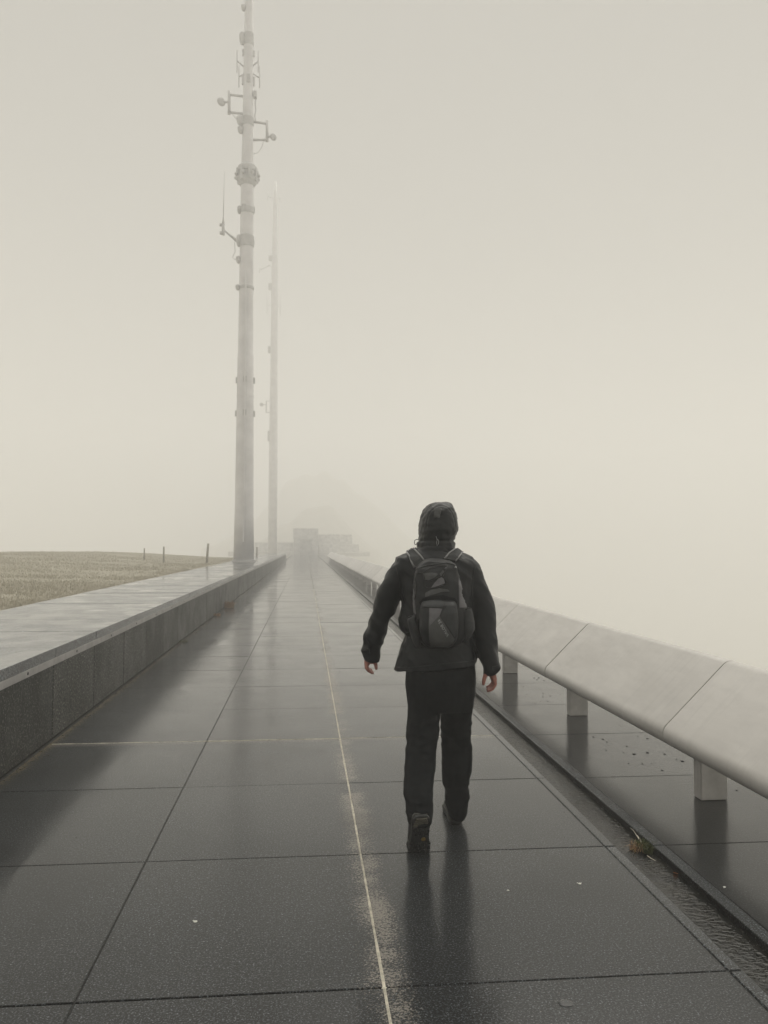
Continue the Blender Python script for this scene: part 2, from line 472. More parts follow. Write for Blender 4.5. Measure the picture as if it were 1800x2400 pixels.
# ------------------------------------------------------------------ promenade paving
prom = link('promenade', box_mesh('promenade', -2.30, 1.656, -9.0, 133.5, -0.40, -0.007), M['bed'])
tag(prom, kind='structure')
K0, K1 = -8, 34
cols = [(-2.045, -0.7965), (-0.7965, CENTRE_X), (CENTRE_X, 1.596)]
GAP = 0.0034
slab_me = [box_mesh('slab', -(b-a)/2+GAP, (b-a)/2-GAP, -ROWL/2+GAP, ROWL/2-GAP, -0.05, 0.0, 0.003, 1) for a, b in cols]
edge_me = box_mesh('edging_stone', -0.027, 0.027, -ROWL/2+GAP, ROWL/2-GAP, -0.10, 0.0, 0.004, 1)
for k in range(K0, K1):
    yc = ROW0 + (k-0.5)*ROWL
    for c, (a, b) in enumerate(cols):
        o = link('slab', slab_me[c], M['slab'], prom)
        o.location = ((a+b)/2, yc, random.uniform(-0.0015, 0.0012))
        o.rotation_euler = (random.uniform(-.0009, .0009), random.uniform(-.0009, .0009), random.uniform(-.0006, .0006))
    o = link('edging_stone', edge_me, M['edging'], prom)
    o.location = (1.628, yc, random.uniform(-0.001, 0.001))
YF = ROW0 + (K1-1)*ROWL
o = link('far_paving', box_mesh('far_paving', -2.045, 1.655, YF+GAP, 133.0, -0.05, -0.002), M['slab'], prom)
tag(o, kind='stuff')
# pale mortar in the middle joint and in one cross joint
def mortar(x0, x1, y0, y1, wide=0.0085):
    """an uneven bead of mortar"""
    L = max(x1-x0, y1-y0); n = int(L/0.02)
    bm = bmesh.new(); prev = None
    for i in range(n+1):
        t = i/n
        w = wide + wide*0.5*noise.noise((t*L*9, 3.1, x0)) + wide*0.35*noise.noise((t*L*31, 1.1, y0))
        zt = 0.0004 + 0.0030*noise.noise((t*L*7, 7.7, x1))
        if y1-y0 > x1-x0:
            c = Vector(((x0+x1)/2 + 0.001*noise.noise((t*L*5, 0, 0)), y0+(y1-y0)*t, 0)); s = Vector((w, 0, 0))
        else:
            c = Vector((x0+(x1-x0)*t, (y0+y1)/2, 0)); s = Vector((0, w, 0))
        cur = [bm.verts.new(c-s+Vector((0, 0, zt-0.003))), bm.verts.new(c+Vector((0, 0, zt+0.0015))), bm.verts.new(c+s+Vector((0, 0, zt-0.003)))]
        if prev:
            bm.faces.new((prev[0], prev[1], cur[1], cur[0])); bm.faces.new((prev[1], prev[2], cur[2], cur[1]))
        prev = cur
    bmesh.ops.recalc_face_normals(bm, faces=bm.faces)
    me = mesh_of(bm, 'joint_mortar')
    if me.polygons and me.polygons[0].normal.z < 0: me.flip_normals()
    return me
link('joint_mortar', mortar(CENTRE_X-0.004, CENTRE_X+0.004, 0.5, 30), M['sealant'], prom)
yj = ROW0+3*ROWL
link('joint_mortar', mortar(-2.02, CENTRE_X-0.01, yj-0.004, yj+0.004, 0.0055), M['sealant'], prom)
link('joint_mortar', mortar(CENTRE_X+0.01, 1.59, yj-0.004, yj+0.004, 0.0045), M['sealant'], prom)
# debris of earth at the foot of the wall
# ------------------------------------------------------------------ drainage channel and bench platform
chan = link('drainage_channel', box_mesh('drainage_channel', 1.6555, 1.861, -9.0, 133.5, -0.42, -0.075), M['bed'])
tag(chan, kind='structure')
water = link('channel_water', box_mesh('channel_water', 1.6545, 1.8625, -9.0, 133.2, -0.074, -0.036), M['water'])
tag(water, kind='structure')
plat = link('platform', box_mesh('platform', 1.8615, 3.42, -9.0, 133.5, -0.41, -0.007), M['bed'])
tag(plat, kind='structure')
kerb_me = box_mesh('kerb_stone', -0.031, 0.031, -ROWL/2+GAP*0.6, ROWL/2-GAP*0.6, -0.13, 0.0, 0.003, 1)
ps_me = box_mesh('platform_slab', -0.742, 0.742, -ROWL/2+GAP, ROWL/2-GAP, -0.05, 0.0, 0.003, 1)
for k in range(K0, K1):
    yc = ROW0 + (k-0.5)*ROWL - 0.012
    o = link('kerb_stone', kerb_me, M['edging'], plat); o.location = (1.8925, yc, random.uniform(0.000, 0.003))
    o = link('platform_slab', ps_me, M['platform'], plat); o.location = (2.672, yc, random.uniform(-0.0015, 0.001))
o = link('far_paving', box_mesh('far_paving', 1.863, 3.41, YF+GAP, 133.0, -0.05, -0.002), M['platform'], plat)
tag(o, kind='stuff')

# ------------------------------------------------------------------ left wall: cladding, metal strip, coping
WX, WT, WB = -2.06, 0.748, -3.93
wall = empty('stone_wall', (WX, 5.0, 0))
tag(wall, 'long low dark granite wall with broad flat top along the left of the walkway', 'wall')
def under(o, parent, loc):
    """world placement for a child of an unrotated parent"""
    o.parent = parent; o.location = Vector(loc) - parent.location; return o
core = under(link('core', box_mesh('core', WB+0.01, WX-0.045, -9, 88, -0.3, WT-0.085), M['bed']), wall, (0, 0, 0))
PL = 1.305
pan_me = box_mesh('cladding_panel', -0.040, 0, -PL/2+0.0055, PL/2-0.0055, 0.0, 0.603, 0.004, 1)
cop_me = box_mesh('coping_slab', WB-WX, 0, -PL/2+0.0045, PL/2-0.0045, -0.083, 0, 0.003, 1)
str_me = box_mesh('metal_strip', -0.02, 0, -PL+0.002, PL-0.002, -0.028, 0.028, 0.0015, 1)
hm = bmesh.new(); bmesh.ops.create_cone(hm, cap_ends=True, segments=10, radius1=0.011, radius2=0.011, depth=0.004, matrix=Matrix.Rotation(math.pi/2, 4, 'Y'))
hole_me = mesh_of(hm, 'bolt')
k = 0
y = 6.97 - PL*11.5
while y < 87:
    under(link('cladding_panel', pan_me, M['wall']), wall, (WX + random.uniform(-0.002, 0.001), y, 0.012))
    c = under(link('coping_slab', cop_me, M['coping']), wall, (WX + random.uniform(-0.002, 0.003), y+0.05, WT + random.uniform(-0.002, 0.002)))
    if k % 2 == 0:
        s = under(link('metal_strip', str_me, M['strip']), wall, (WX+0.001, y+PL/2, 0.637))
        for q in (-0.5, 0.5):
            b = link('bolt', hole_me, M['hole'], s); b.location = (0.0015, q*PL + 0.02, random.uniform(-0.003, 0.003))
    y += PL; k += 1

# ------------------------------------------------------------------ long pale bench on the right
BX, BL, BJ = 2.25, 2.553, 5.0
prof = []
def arc(cx, cz, r, a0, a1, n):
    return [(cx+r*math.cos(math.radians(a0+(a1-a0)*i/n)), cz+r*math.sin(math.radians(a0+(a1-a0)*i/n))) for i in range(n+1)]
# rounded seat front, straight lean up to a rounded crest, hollow underside
fx, fz, fr = 2.328, 0.415, 0.078
tx, tz, tr = 2.712, 0.800, 0.072
prof += arc(fx, fz, fr, 300, 134, 14)
prof += arc(tx, tz, tr, 132, -38, 14)
prof += [(2.70, 0.66), (2.56, 0.46), (2.50, 0.37)]
def bench_seg():
    bm = bmesh.new(); n = len(prof); h = BL/2-0.0065; bevel = 0.010
    cx = sum(p[0] for p in prof)/n; cz = sum(p[1] for p in prof)/n
    rings = []
    for yv, s in ((-h, 0.975), (-h+bevel*0.4, 0.992), (-h+bevel, 1.0), (-h*0.5, 1), (0, 1), (h*0.5, 1), (h-bevel, 1.0), (h-bevel*0.4, 0.992), (h, 0.975)):
        rings.append([(cx-2.4+(p[0]-cx)*s, yv, cz+(p[1]-cz)*s) for p in prof])
    bm_loft(bm, rings)
    bmesh.ops.recalc_face_normals(bm, faces=bm.faces)
    me = mesh_of(bm, 'seat_segment')
    sm = [len(p.vertices) == 4 for p in me.polygons]
    me.polygons.foreach_set('use_smooth', sm)
    return me
bench = empty('concrete_bench', (2.4, BJ, 0))
tag(bench, 'long pale concrete bench with sloped seat and block legs along the right edge', 'bench')
seg_me = bench_seg()
leg_me = box_mesh('leg', 0, 0.175, -0.05, 0.05, 0.0, 0.46, 0.006, 2)
for j in range(-3, 33):
    o = under(link('seat_segment', seg_me, M['bench']), bench, (2.4 + random.uniform(-.002, .002), BJ + (j+0.5)*BL, random.uniform(-.002, .002)))
    under(link('leg', leg_me, M['benchleg']), bench, (2.485, BJ + j*BL + 0.02, 0.001))

# ------------------------------------------------------------------ far stone terraces and the passage between them
def terrace(name, label, x0, x1, tiers, y0):
    t = empty(name, ((x0+x1)/2, y0, -0.2)); tag(t, label, 'terrace', 'stone terraces at the end of the walkway')
    zb = -0.2
    for i, (xa, xb, zt) in enumerate(tiers):
        yy_ = y0 + i*1.6
        under(link('retaining_wall', box_mesh('retaining_wall', xa, xb, yy_, yy_+6, zb if i == 0 else zb-0.4, zt-0.09), M['stone']), t, (0, 0, 0))
        under(link('coping', box_mesh('coping', xa-0.06, xb+0.06, yy_-0.08, yy_+0.55, zt-0.088, zt, 0.01), M['stonelight']), t, (0, 0, 0))
        zb = zt
    return t
terrace('stone_terrace', 'faint stepped stone terrace left of the dark passage in the fog', -9.0, -1.5,
        [(-12.562, -2.154, 0.598), (-11.486, -2.130, 2.094)], 134)
terrace('stone_terrace', 'faint stepped stone terrace right of the dark passage in the fog', 1.45, 7.4,
        [(2.094, 10.529, 0.502), (2.070, 8.854, 1.854), (2.046, 7.777, 3.470)], 134)
gate = empty('stone_gatehouse', (0, 135, -0.2)); tag(gate, 'dark block-like stone gatehouse closing the far end of the walkway', 'building')
under(link('side_wall', box_mesh('side_wall', -1.974, -1.017, 134.4, 141, -0.2, 4.1, 0.03), M['stonedark']), gate, (0, 0, 0))
under(link('side_wall', box_mesh('side_wall', 0.981, 1.938, 134.4, 141, -0.2, 4.1, 0.03), M['stonedark']), gate, (0, 0, 0))
under(link('lintel', box_mesh('lintel', -2.082, 2.046, 134.3, 141.1, 2.6, 4.4, 0.03), M['stonedark']), gate, (0, 0, 0))
under(link('door', box_mesh('door', -1.015, 0.979, 135.2, 135.3, -0.2, 2.598), M['stonedark']), gate, (0, 0, 0))

# ------------------------------------------------------------------ masts
def pole_rings(cx, cy, prof_, n=24):
    return [[(cx+r*math.cos(2*math.pi*k/n), cy+r*math.sin(2*math.pi*k/n), z) for k in range(n)] for z, r in prof_]
def mast_base(name, label, X, Y, prof_, zb0=0.748):
    m = empty(name, (X, Y, zb0)); tag(m, label, 'mast')
    bm = bmesh.new(); bm_loft(bm, pole_rings(0, 0, [(z-zb0, r) for z, r in prof_]))
    bmesh.ops.recalc_face_normals(bm, faces=bm.faces)
    me = mesh_of(bm, 'pole')
    me.polygons.foreach_set('use_smooth', [len(p.vertices) == 4 for p in me.polygons])
    link('pole', me, M['mast'], m)
    return m
def mpart(m, name, me, mat=None):
    """a part given in world coordinates"""
    o = link(name, me, mat or M['equip'], m); o.location = -m.location; return o
def zr(x, y, Y):
    p = at(x, y, Y); return p
MX, MY = -3.10, 41.34
def half(xl, xr, y):
    return (at(xr, y, MY).x - at(xl, y, MY).x)/2
prof1 = []
for y_, xl, xr in ((1311, 547.5, 596), (1200, 551, 595.6), (1000, 554.6, 595.6), (831, 557, 594.6), (830, 557.6, 594.2), (700, 559.5, 593.6), (600, 561, 593.5), (430, 563, 593.4), (300, 568, 593.4), (200, 570, 593.4), (100, 570.4, 593.4), (60, 573, 593.4), (0, 574.5, 593.4), (-130, 577, 593)):
    prof1.append((max(at(570, y_, MY).z, WT+0.10), half(xl, xr, y_)))
mast = mast_base('antenna_mast', 'tall pale steel mast with dishes and aerials standing on the wall top', MX, MY, prof1)
mz = lambda y_: at(575, y_, MY).z
def rad_at(z):
    for (z0, r0), (z1, r1) in zip(prof1, prof1[1:]):
        if z0 <= z <= z1: return r0+(r1-r0)*(z-z0)/max(1e-6, z1-z0)
    return prof1[-1][1]
def lathe(cx, cy, pr, n=20):
    bm = bmesh.new(); bm_loft(bm, pole_rings(cx, cy, pr, n)); bmesh.ops.recalc_face_normals(bm, faces=bm.faces); return mesh_of(bm, 'ring')
mpart(mast, 'base_plate', lathe(MX, MY, [(WT, 0.60), (WT+0.10, 0.60), (WT+0.101, 0.545), (WT+0.13, 0.545)], 24))
mpart(mast, 'weld_seam', lathe(MX, MY, [(mz(929)-0.05, rad_at(mz(929))+0.012), (mz(929)+0.05, rad_at(mz(929))+0.012)]), M['mast'])
# cable tray up the middle of the mast
mpart(mast, 'cable_tray', box_mesh('cable_tray', MX-0.02, MX+0.04, MY-0.60, MY-0.30, WT+1.0, mz(640), 0.005), M['mast'])
def clamp(y0, y1, ext, n=4, ph=0.4, name='clamp_box'):
    """small boxes bolted round the shaft"""
    z0, z1 = mz(y1), mz(y0); r = rad_at((z0+z1)/2)
    for k in range(n):
        a = ph+2*math.pi*k/n
        me = box_mesh(name, r-0.03, r+ext, -0.09, 0.09, z0, z1, 0.01)
        me.transform(Matrix.Translation((MX, MY, 0)) @ Matrix.Rotation(a, 4, 'Z'))
        mpart(mast, name, me)
for y0, y1 in ((885, 898), (963, 976)):
    clamp(y0, y1, 0.07, 4, math.pi/4*0+0.02)
# the big collar of panel aerials
z0, z1 = mz(436), mz(385); zc = (z0+z1)/2; r = rad_at(zc)
mpart(mast, 'collar', lathe(MX, MY, [(z0, r+0.05), (z0+0.22, r+0.20), (z0+0.40, r+0.22), (z0+0.42, r+0.12), (z1-0.45, r+0.14), (z1-0.42, r+0.20), (z1-0.15, r+0.16), (z1, r+0.02)]))
for k in range(8):
    a = 0.3+2*math.pi*k/8
    me = box_mesh('panel_aerial', r+0.08, r+0.25, -0.08, 0.08, zc-0.34-0.06*(k % 2), zc+0.30, 0.02)
    me.transform(Matrix.Translation((MX, MY, 0)) @ Matrix.Rotation(a, 4, 'Z')); mpart(mast, 'panel_aerial', me)
    bm = bmesh.new(); bm_ball(bm, (MX+(r+0.30)*math.cos(a+.2), MY+(r+0.30)*math.sin(a+.2), zc-0.08), 0.085, None, 0.10, 8, 6)
    mpart(mast, 'radio_head', mesh_of(bm, 'radio_head'))
# smaller collars and lamps on the left side
def side_lump(y0, y1, dx, mirror=-1, wrap=True):
    z0, z1 = mz(y1), mz(y0); zc = (z0+z1)/2; r = rad_at(zc)
    if wrap: mpart(mast, 'band', lathe(MX, MY, [(z0+0.1, r+0.01), (z0+0.14, r+0.035), (z1-0.14, r+0.035), (z1-0.1, r+0.01)]))
    bm = bmesh.new(); c = Vector((MX+mirror*(r+dx*0.35), MY-0.10, zc))
    bm_ball(bm, c, dx*0.8, 0.20, (z1-z0)*0.42, 10, 8)
    bm_ball(bm, c+Vector((mirror*dx*0.45, -0.05, (z1-z0)*0.10)), dx*0.35, 0.12, (z1-z0)*0.22, 8, 6)
    mpart(mast, 'floodlight', mesh_of(bm, 'floodlight'))
side_lump(482, 506, 0.13); side_lump(548, 584, 0.15); side_lump(600, 622, 0.15, wrap=False); side_lump(667, 684, 0.15)
side_lump(270, 300, 0.26); side_lump(296, 318, 0.20, wrap=False); side_lump(74, 112, 0.20); side_lump(12, 30, 0.16, wrap=False)
clamp(484, 498, 0.06, 3, 0.1); clamp(562, 574, 0.045, 2, 0.0); clamp(118, 131, 0.06, 2, 0.1); clamp(180, 199, 0.07, 4, 0.1)
# box with hanging cable at the right
me = box_mesh('junction_box', *(lambda a, b: (a.x, b.x, MY-0.15, MY+0.15, b.z, a.z))(at(594, 215, MY), at(602, 230, MY)), 0.02); mpart(mast, 'junction_box', me)
mpart(mast, 'cable', tube_mesh('cable', [at(599, 230, MY), at(598, 245, MY), at(600, 258, MY), at(597, 270, MY), at(599, 285, MY)], 0.03, 6))
def frame_dish(corners, post_ext, dish, r_dish, cable):
    (xa, ya), (xb, yb), (xc, yc_), (xd, yd) = corners       # pole-top, outer-top, outer-bottom, pole-bottom
    A, B, C, D = at(xa, ya, MY), at(xb, yb, MY), at(xc, yc_, MY), at(xd, yd, MY)
    for p, q, rr in ((A, B, 0.065), (C, D, 0.065)): mpart(mast, 'bracket', tube_mesh('bracket', [p, q], rr, 8))
    mpart(mast, 'bracket_post', tube_mesh('bracket_post', [B+(B-C).normalized()*post_ext, C-(B-C).normalized()*post_ext*0.6], 0.075, 10))
    P = at(*dish, MY)
    mid = (B+C)/2 + (B-C)*((P.z-((B+C)/2).z)/(B.z-C.z))
    mpart(mast, 'dish_arm', tube_mesh('dish_arm', [mid, P], 0.06, 8))
    bm = bmesh.new()
    bmesh.ops.create_uvsphere(bm, u_segments=18, v_segments=10, radius=1, matrix=Matrix.Translation(P) @ Matrix.Rotation(0.5, 4, 'Z') @ Matrix.Diagonal((r_dish, r_dish*0.45, r_dish, 1)))
    mpart(mast, 'dish', mesh_of(bm, 'dish', True))
    mpart(mast, 'cable', tube_mesh('cable', [at(x, y, MY) for x, y in cable], 0.018, 6))
frame_dish([(572, 226), (537, 222), (537, 263), (572, 267)], 0.18, (518.5, 238.5), 0.23, [(545, 268), (552, 277), (560, 287)])
frame_dish([(592, 285), (626, 290), (626, 328), (592, 328)], 0.15, (640.5, 321), 0.19, [(618, 330), (612, 348), (604, 358), (594, 361)])
# whip and dipole aerials
def whip(pts_arm, x, y0, y1, r_=0.025):
    if pts_arm: mpart(mast, 'aerial_arm', tube_mesh('aerial_arm', [at(*q, MY) for q in pts_arm], 0.035, 6))
    mpart(mast, 'dipole', tube_mesh('dipole', [at(x, y0, MY), at(x, y1, MY)], r_, 6))
whip([(571, 156), (556, 143)], 555.5, 117, 170); whip([(592, 155), (604, 144)], 605, 118, 170)
whip([(571, 174), (560, 180)], 560, 154, 205); whip([(592, 172), (607, 182)], 608.5, 155, 206)
mpart(mast, 'aerial_arm', tube_mesh('aerial_arm', [at(561, 570, MY), at(527, 541, MY)], [0.08, 0.05], 8))
mpart(mast, 'aerial_mount', tube_mesh('aerial_mount', [at(523, 551, MY), at(523.3, 525, MY)], 0.075, 10))
mpart(mast, 'aerial_mount', tube_mesh('aerial_mount', [at(523.3, 525, MY), at(523.5, 508, MY)], [0.07, 0.03], 8))
for yq in (527, 546): mpart(mast, 'clamp_box', box_mesh('clamp_box', *(lambda a: (a.x-0.09, a.x+0.06, MY-0.08, MY+0.08, a.z-0.06, a.z+0.06))(at(519, yq, MY)), 0.01))
mpart(mast, 'whip_aerial', tube_mesh('whip_aerial', [at(523.5, 509, MY), at(526, 402, MY)], [0.022, 0.012], 6))
mpart(mast, 'cable', tube_mesh('cable', [at(550, 567, MY), at(551, 590, MY), at(545, 603, MY), at(550, 608, MY), at(560, 606, MY)], 0.018, 6))

M2Y = 108.0
p2 = [(-0.2 if y_ > 1300 else at(640, y_, M2Y).z, (at(640+w/2, y_, M2Y).x-at(640-w/2, y_, M2Y).x)/2) for y_, w in ((1306, 21), (1100, 20.5), (900, 18), (640, 15.5), (500, 11), (470, 9), (425, 5))]
mast2 = mast_base('antenna_mast', 'fainter second mast farther along the wall, almost lost in fog', at(641, 1000, M2Y).x, M2Y, p2, -0.25)
def m2(name, me): return mpart(mast2, name, me)
c2 = mast2.location
m2('base_plate', lathe(c2.x, M2Y, [(-0.25, 0.80), (-0.1, 0.80), (-0.099, 0.68), (0, 0.68)], 20))
m2('bracket', tube_mesh('bracket', [at(632, 940, M2Y), at(624, 940, M2Y), at(624, 967, M2Y), at(632, 967, M2Y)], 0.08, 8))
bm = bmesh.new(); bm_ball(bm, at(613, 948, M2Y), 0.27, 0.13, 0.27); m2('dish', mesh_of(bm, 'dish', True))
m2('dish_arm', tube_mesh('dish_arm', [at(613, 948, M2Y), at(624, 948, M2Y)], 0.06, 6))
for y0, y1, e in ((1010, 1034, 0.14), (812, 828, 0.2), (665, 680, 0.2), (600, 612, 0.2)):
    za, zb = at(640, y1, M2Y).z, at(640, y0, M2Y).z
    me = box_mesh('equipment_box', -0.62-e, -0.2, -0.25, 0.25, za, zb, 0.03); me.transform(Matrix.Translation((c2.x, M2Y, 0))); m2('equipment_box', me)
for x, y0, y1, ax in ((626, 692, 735, 634), (657, 692, 740, 648), (628, 450, 470, 638), (656, 455, 475, 644)):
    m2('dipole', tube_mesh('dipole', [at(x, y0, M2Y), at(x, y1, M2Y)], 0.04, 6))
    m2('aerial_arm', tube_mesh('aerial_arm', [at(ax, (y0+y1)/2+4, M2Y), at(x, (y0+y1)/2, M2Y)], 0.05, 6))
m2('aerial_arm', tube_mesh('aerial_arm', [at(633, 621, M2Y), at(611, 632, M2Y)], 0.06, 6))
m2('dipole', tube_mesh('dipole', [at(608, 640, M2Y), at(609, 625, M2Y)], 0.05, 6))

# ------------------------------------------------------------------ fence posts on the crest
def fence_post(x, ytop, Y, r_, lean, label):
    top = at(x, ytop, Y); zg = float(gz(np.array(top.x), np.array(Y)))
    me = tube_mesh('fence_post', [(0, 0, -0.15), (lean*0.5, 0, (top.z-zg)*0.5), (lean, 0, top.z-zg)], [r_, r_*0.95, r_*0.85], 8)
    o = link('fence_post', me, M['post']); o.location = (top.x-lean, Y, zg)
    tag(o, label, 'post', 'fence posts on the grassy crest')
fence_post(488, 1274, 36.0, 0.055, 0.06, 'wooden fence post on the crest nearest the mast, tallest of the left three')
fence_post(384, 1281, 36.5, 0.042, 0.0, 'thin wooden fence post on the crest, middle of the left three')
fence_post(338.5, 1285, 38, 0.035, 0.01, 'thin wooden fence post on the crest, leftmost and shortest')
fence_post(602, 1282, 58, 0.075, 0.0, 'faint fence post just right of the big mast foot')

# ------------------------------------------------------------------ tufts, pebbles, leaf, marks
def tuft(name, label, c, n, spread, hgt, wid, mat, lean=0.8, flat_=1.0, group=None):
    a = rng.uniform(0, 2*np.pi, n); r_ = spread*np.sqrt(rng.random(n))
    pts = np.stack([c[0]+r_*np.cos(a)*flat_, c[1]+r_*np.sin(a), np.full(n, c[2])], 1)
    o = blades(name, pts - np.array(c), hgt, wid, mat, lean); o.location = c
    return tag(o, label, 'plant', group)
c = onz(1512, 1993, -0.036); c.x = min(c.x, 1.835)
gt = empty('grass_tuft', c); tag(gt, 'small green grass tuft growing in the water channel', 'plant')
n_ = 420
a_ = rng.uniform(0, 2*np.pi, n_); r_ = 0.055*np.sqrt(rng.random(n_))
blades('green_blades', np.stack([r_*np.cos(a_)*0.6, r_*np.sin(a_)*1.2, np.zeros(n_)], 1), 0.055, 0.004, M['green'], 1.2, gt)
a_ = rng.uniform(0, 2*np.pi, 70); r_ = 0.06*np.sqrt(rng.random(70))
blades('dry_blades', np.stack([r_*np.cos(a_)*0.6-0.045, r_*np.sin(a_)*0.9+0.01, np.zeros(70)], 1), 0.05, 0.004, M['rusty'], 1.8, gt)
for q in ([(1504, 1984), (1497, 1966), (1485, 1947), (1471, 1935)], [(1506, 1983), (1502, 1972), (1494, 1958)], [(1517, 2005), (1526, 2012), (1536, 2017)]):
    pts = [onz(x, y, -0.034 + (0.03 if i in (1, 2) else 0.01)) - c for i, (x, y) in enumerate(q)]
    link('dry_stalk', tube_mesh('dry_stalk', pts, [0.0022, 0.002, 0.0015, 0.0008][:len(pts)], 5), M['straw'], gt)
t1 = onz(545, 1424, 0); t1.x = WX+0.10
tuft('dry_tuft', 'rust-brown dry grass tuft at the foot of the wall, the largest one', t1, 420, 0.13, 0.20, 0.008, M['rusty'], 1.1)
t2 = onz(505, 1443, 0); t2.x = WX+0.06
tuft('dry_tuft', 'small low dry tuft at the wall foot, just nearer than the big rusty one', t2, 160, 0.08, 0.07, 0.006, M['rusty'], 1.2)
t3 = onz(420, 1505, 0); t3.x = WX+0.05
tuft('dry_tuft', 'sparse green weed in the wall joint, nearest of the wall-foot plants', t3, 90, 0.09, 0.05, 0.005, M['green'], 1.2)
# crumbs of earth in the joint at the foot of the wall
bm = bmesh.new()
for i in range(520):
    y = random.uniform(2.5, 24); x = WX + 0.012 + abs(random.gauss(0, 0.035)); s = random.uniform(0.002, 0.008)*(0.7+y/25)
    bmesh.ops.create_icosphere(bm, subdivisions=1, radius=1, matrix=Matrix.Translation((x, y, s*0.35)) @ Matrix.Rotation(random.random()*6, 4, 'Z') @ Matrix.Diagonal((s, s*1.3, s*0.6, 1)))
tag(link('earth_crumbs', mesh_of(bm, 'earth_crumbs'), M['silt']), 'scattered dark earth crumbs along the foot of the granite wall', 'debris', kind='stuff')
bm = bmesh.new()
for i in range(520):
    y = random.uniform(1.6, 16)
    x = 1.655+abs(random.gauss(0, 0.022)) if i % 2 else 1.858-abs(random.gauss(0, 0.03))
    s_ = random.uniform(0.0015, 0.005)*(0.6+y/14)
    bmesh.ops.create_icosphere(bm, subdivisions=1, radius=1, matrix=Matrix.Translation((min(max(x, 1.658), 1.857), y, -0.0355)) @ Matrix.Rotation(random.random()*6, 4, 'Z') @ Matrix.Diagonal((s_, s_*1.5, s_*0.7, 1)))
tag(link('channel_silt', mesh_of(bm, 'channel_silt'), M['silt']), 'brown silt and grit gathered along both edges of the water channel', 'silt', kind='stuff')
bm = bmesh.new()
for i in range(650):
    y = 1.8+11*random.random()**1.4; x = random.uniform(-2.0, 1.6)
    if i % 3 == 0: y = ROW0+ROWL*random.randint(-1, 6)+random.gauss(0, 0.02)
    s_ = random.uniform(0.0008, 0.0030)*(0.7+y/12)
    bmesh.ops.create_icosphere(bm, subdivisions=1, radius=1, matrix=Matrix.Translation((x, y, s_*0.4)) @ Matrix.Rotation(random.random()*6, 4, 'Z') @ Matrix.Diagonal((s_, s_*1.4, s_*0.6, 1)))
tag(link('grit', mesh_of(bm, 'grit'), M['silt']), 'fine brown grit scattered over the wet walkway slabs', 'grit', kind='stuff')
peb = []
for i in range(5):
    bm = bmesh.new(); bmesh.ops.create_icosphere(bm, subdivisions=2, radius=1)
    for v in bm.verts: v.co *= 1+0.28*noise.noise(v.co*1.3+Vector((i*7, 0, 0))); v.co.z = max(v.co.z*0.55, -0.2)
    peb.append(mesh_of(bm, 'pebble', True))
for i, (u, v, s) in enumerate(((915, 988, 9), (990, 980, 8), (875, 945, 6), (765, 920, 7), (742, 905, 6), (690, 893, 5), (885, 1040, 6), (962, 1042, 6), (1012, 1040, 4), (1072, 1078, 7), (1150, 1018, 4), (1185, 1027, 9), (1085, 988, 6), (935, 890, 4), (990, 901, 6), (857, 980, 4), (760, 968, 4), (1485, 1190, 6), (410, 650, 4), (450, 665, 5), (435, 695, 4), (395, 695, 4), (375, 575, 5), (360, 565, 5), (385, 565, 5), (415, 580, 4), (300, 612, 5), (365, 705, 4), (550, 790, 4), (840, 832, 4), (410, 670, 4), (505, 655, 3), (320, 655, 3), (1620, 1290, 4), (1649, 1184, 5))):
    p = onz(1100+u/2.37, 1350+v/2.37, 0.001); d = p.y
    o = link('pebble', peb[i % 5], M['pebble']); o.location = p
    w = s/2.37*d/CF*1.0
    o.scale = (w*1.15, w*random.uniform(0.9, 1.3), w*random.uniform(0.7, 1.0)); o.rotation_euler = (0, 0, random.uniform(0, 6))
    where = 'two nearer bench legs' if 600 <= u < 1400 else ('two farther bench legs' if u < 600 else 'nearest bench leg and frame edge')
    tag(o, 'small dark pebble on the wet paving between the '+where, 'pebble', 'dark pebbles under the bench')
# orange leaf in the channel
p = onz(1591, 2048, -0.033)
bm = bmesh.new(); L = 0.036
vl = [bm.verts.new((x, y, 0.012*x*x/(L*L)*1.0+0.006*abs(y)/0.01*0.3)) for x, y in ((-L/2, 0), (-L/4, 0.009), (0, 0.0125), (L/4, 0.008), (L/2, 0), (L/4, -0.008), (0, -0.0125), (-L/4, -0.009))]
cc = [bm.verts.new((x, 0, 0.004)) for x in (-L/4, 0, L/4)]
for f in ((0, 7, 8), (0, 8, 1), (1, 8, 9, 2), (8, 7, 6, 9), (2, 9, 10, 3), (9, 6, 5, 10), (3, 10, 4), (10, 5, 4)):
    q = vl+cc; bm.faces.new([q[i] for i in f])
bmesh.ops.solidify(bm, geom=bm.faces[:], thickness=0.0012)
o = link('fallen_leaf', mesh_of(bm, 'fallen_leaf'), M['leaf']); o.location = (min(p.x, 1.845), p.y, -0.031); o.rotation_euler = (0.5, 0.15, 2.0)
tag(o, 'single small orange leaf floating in the water channel', 'leaf')
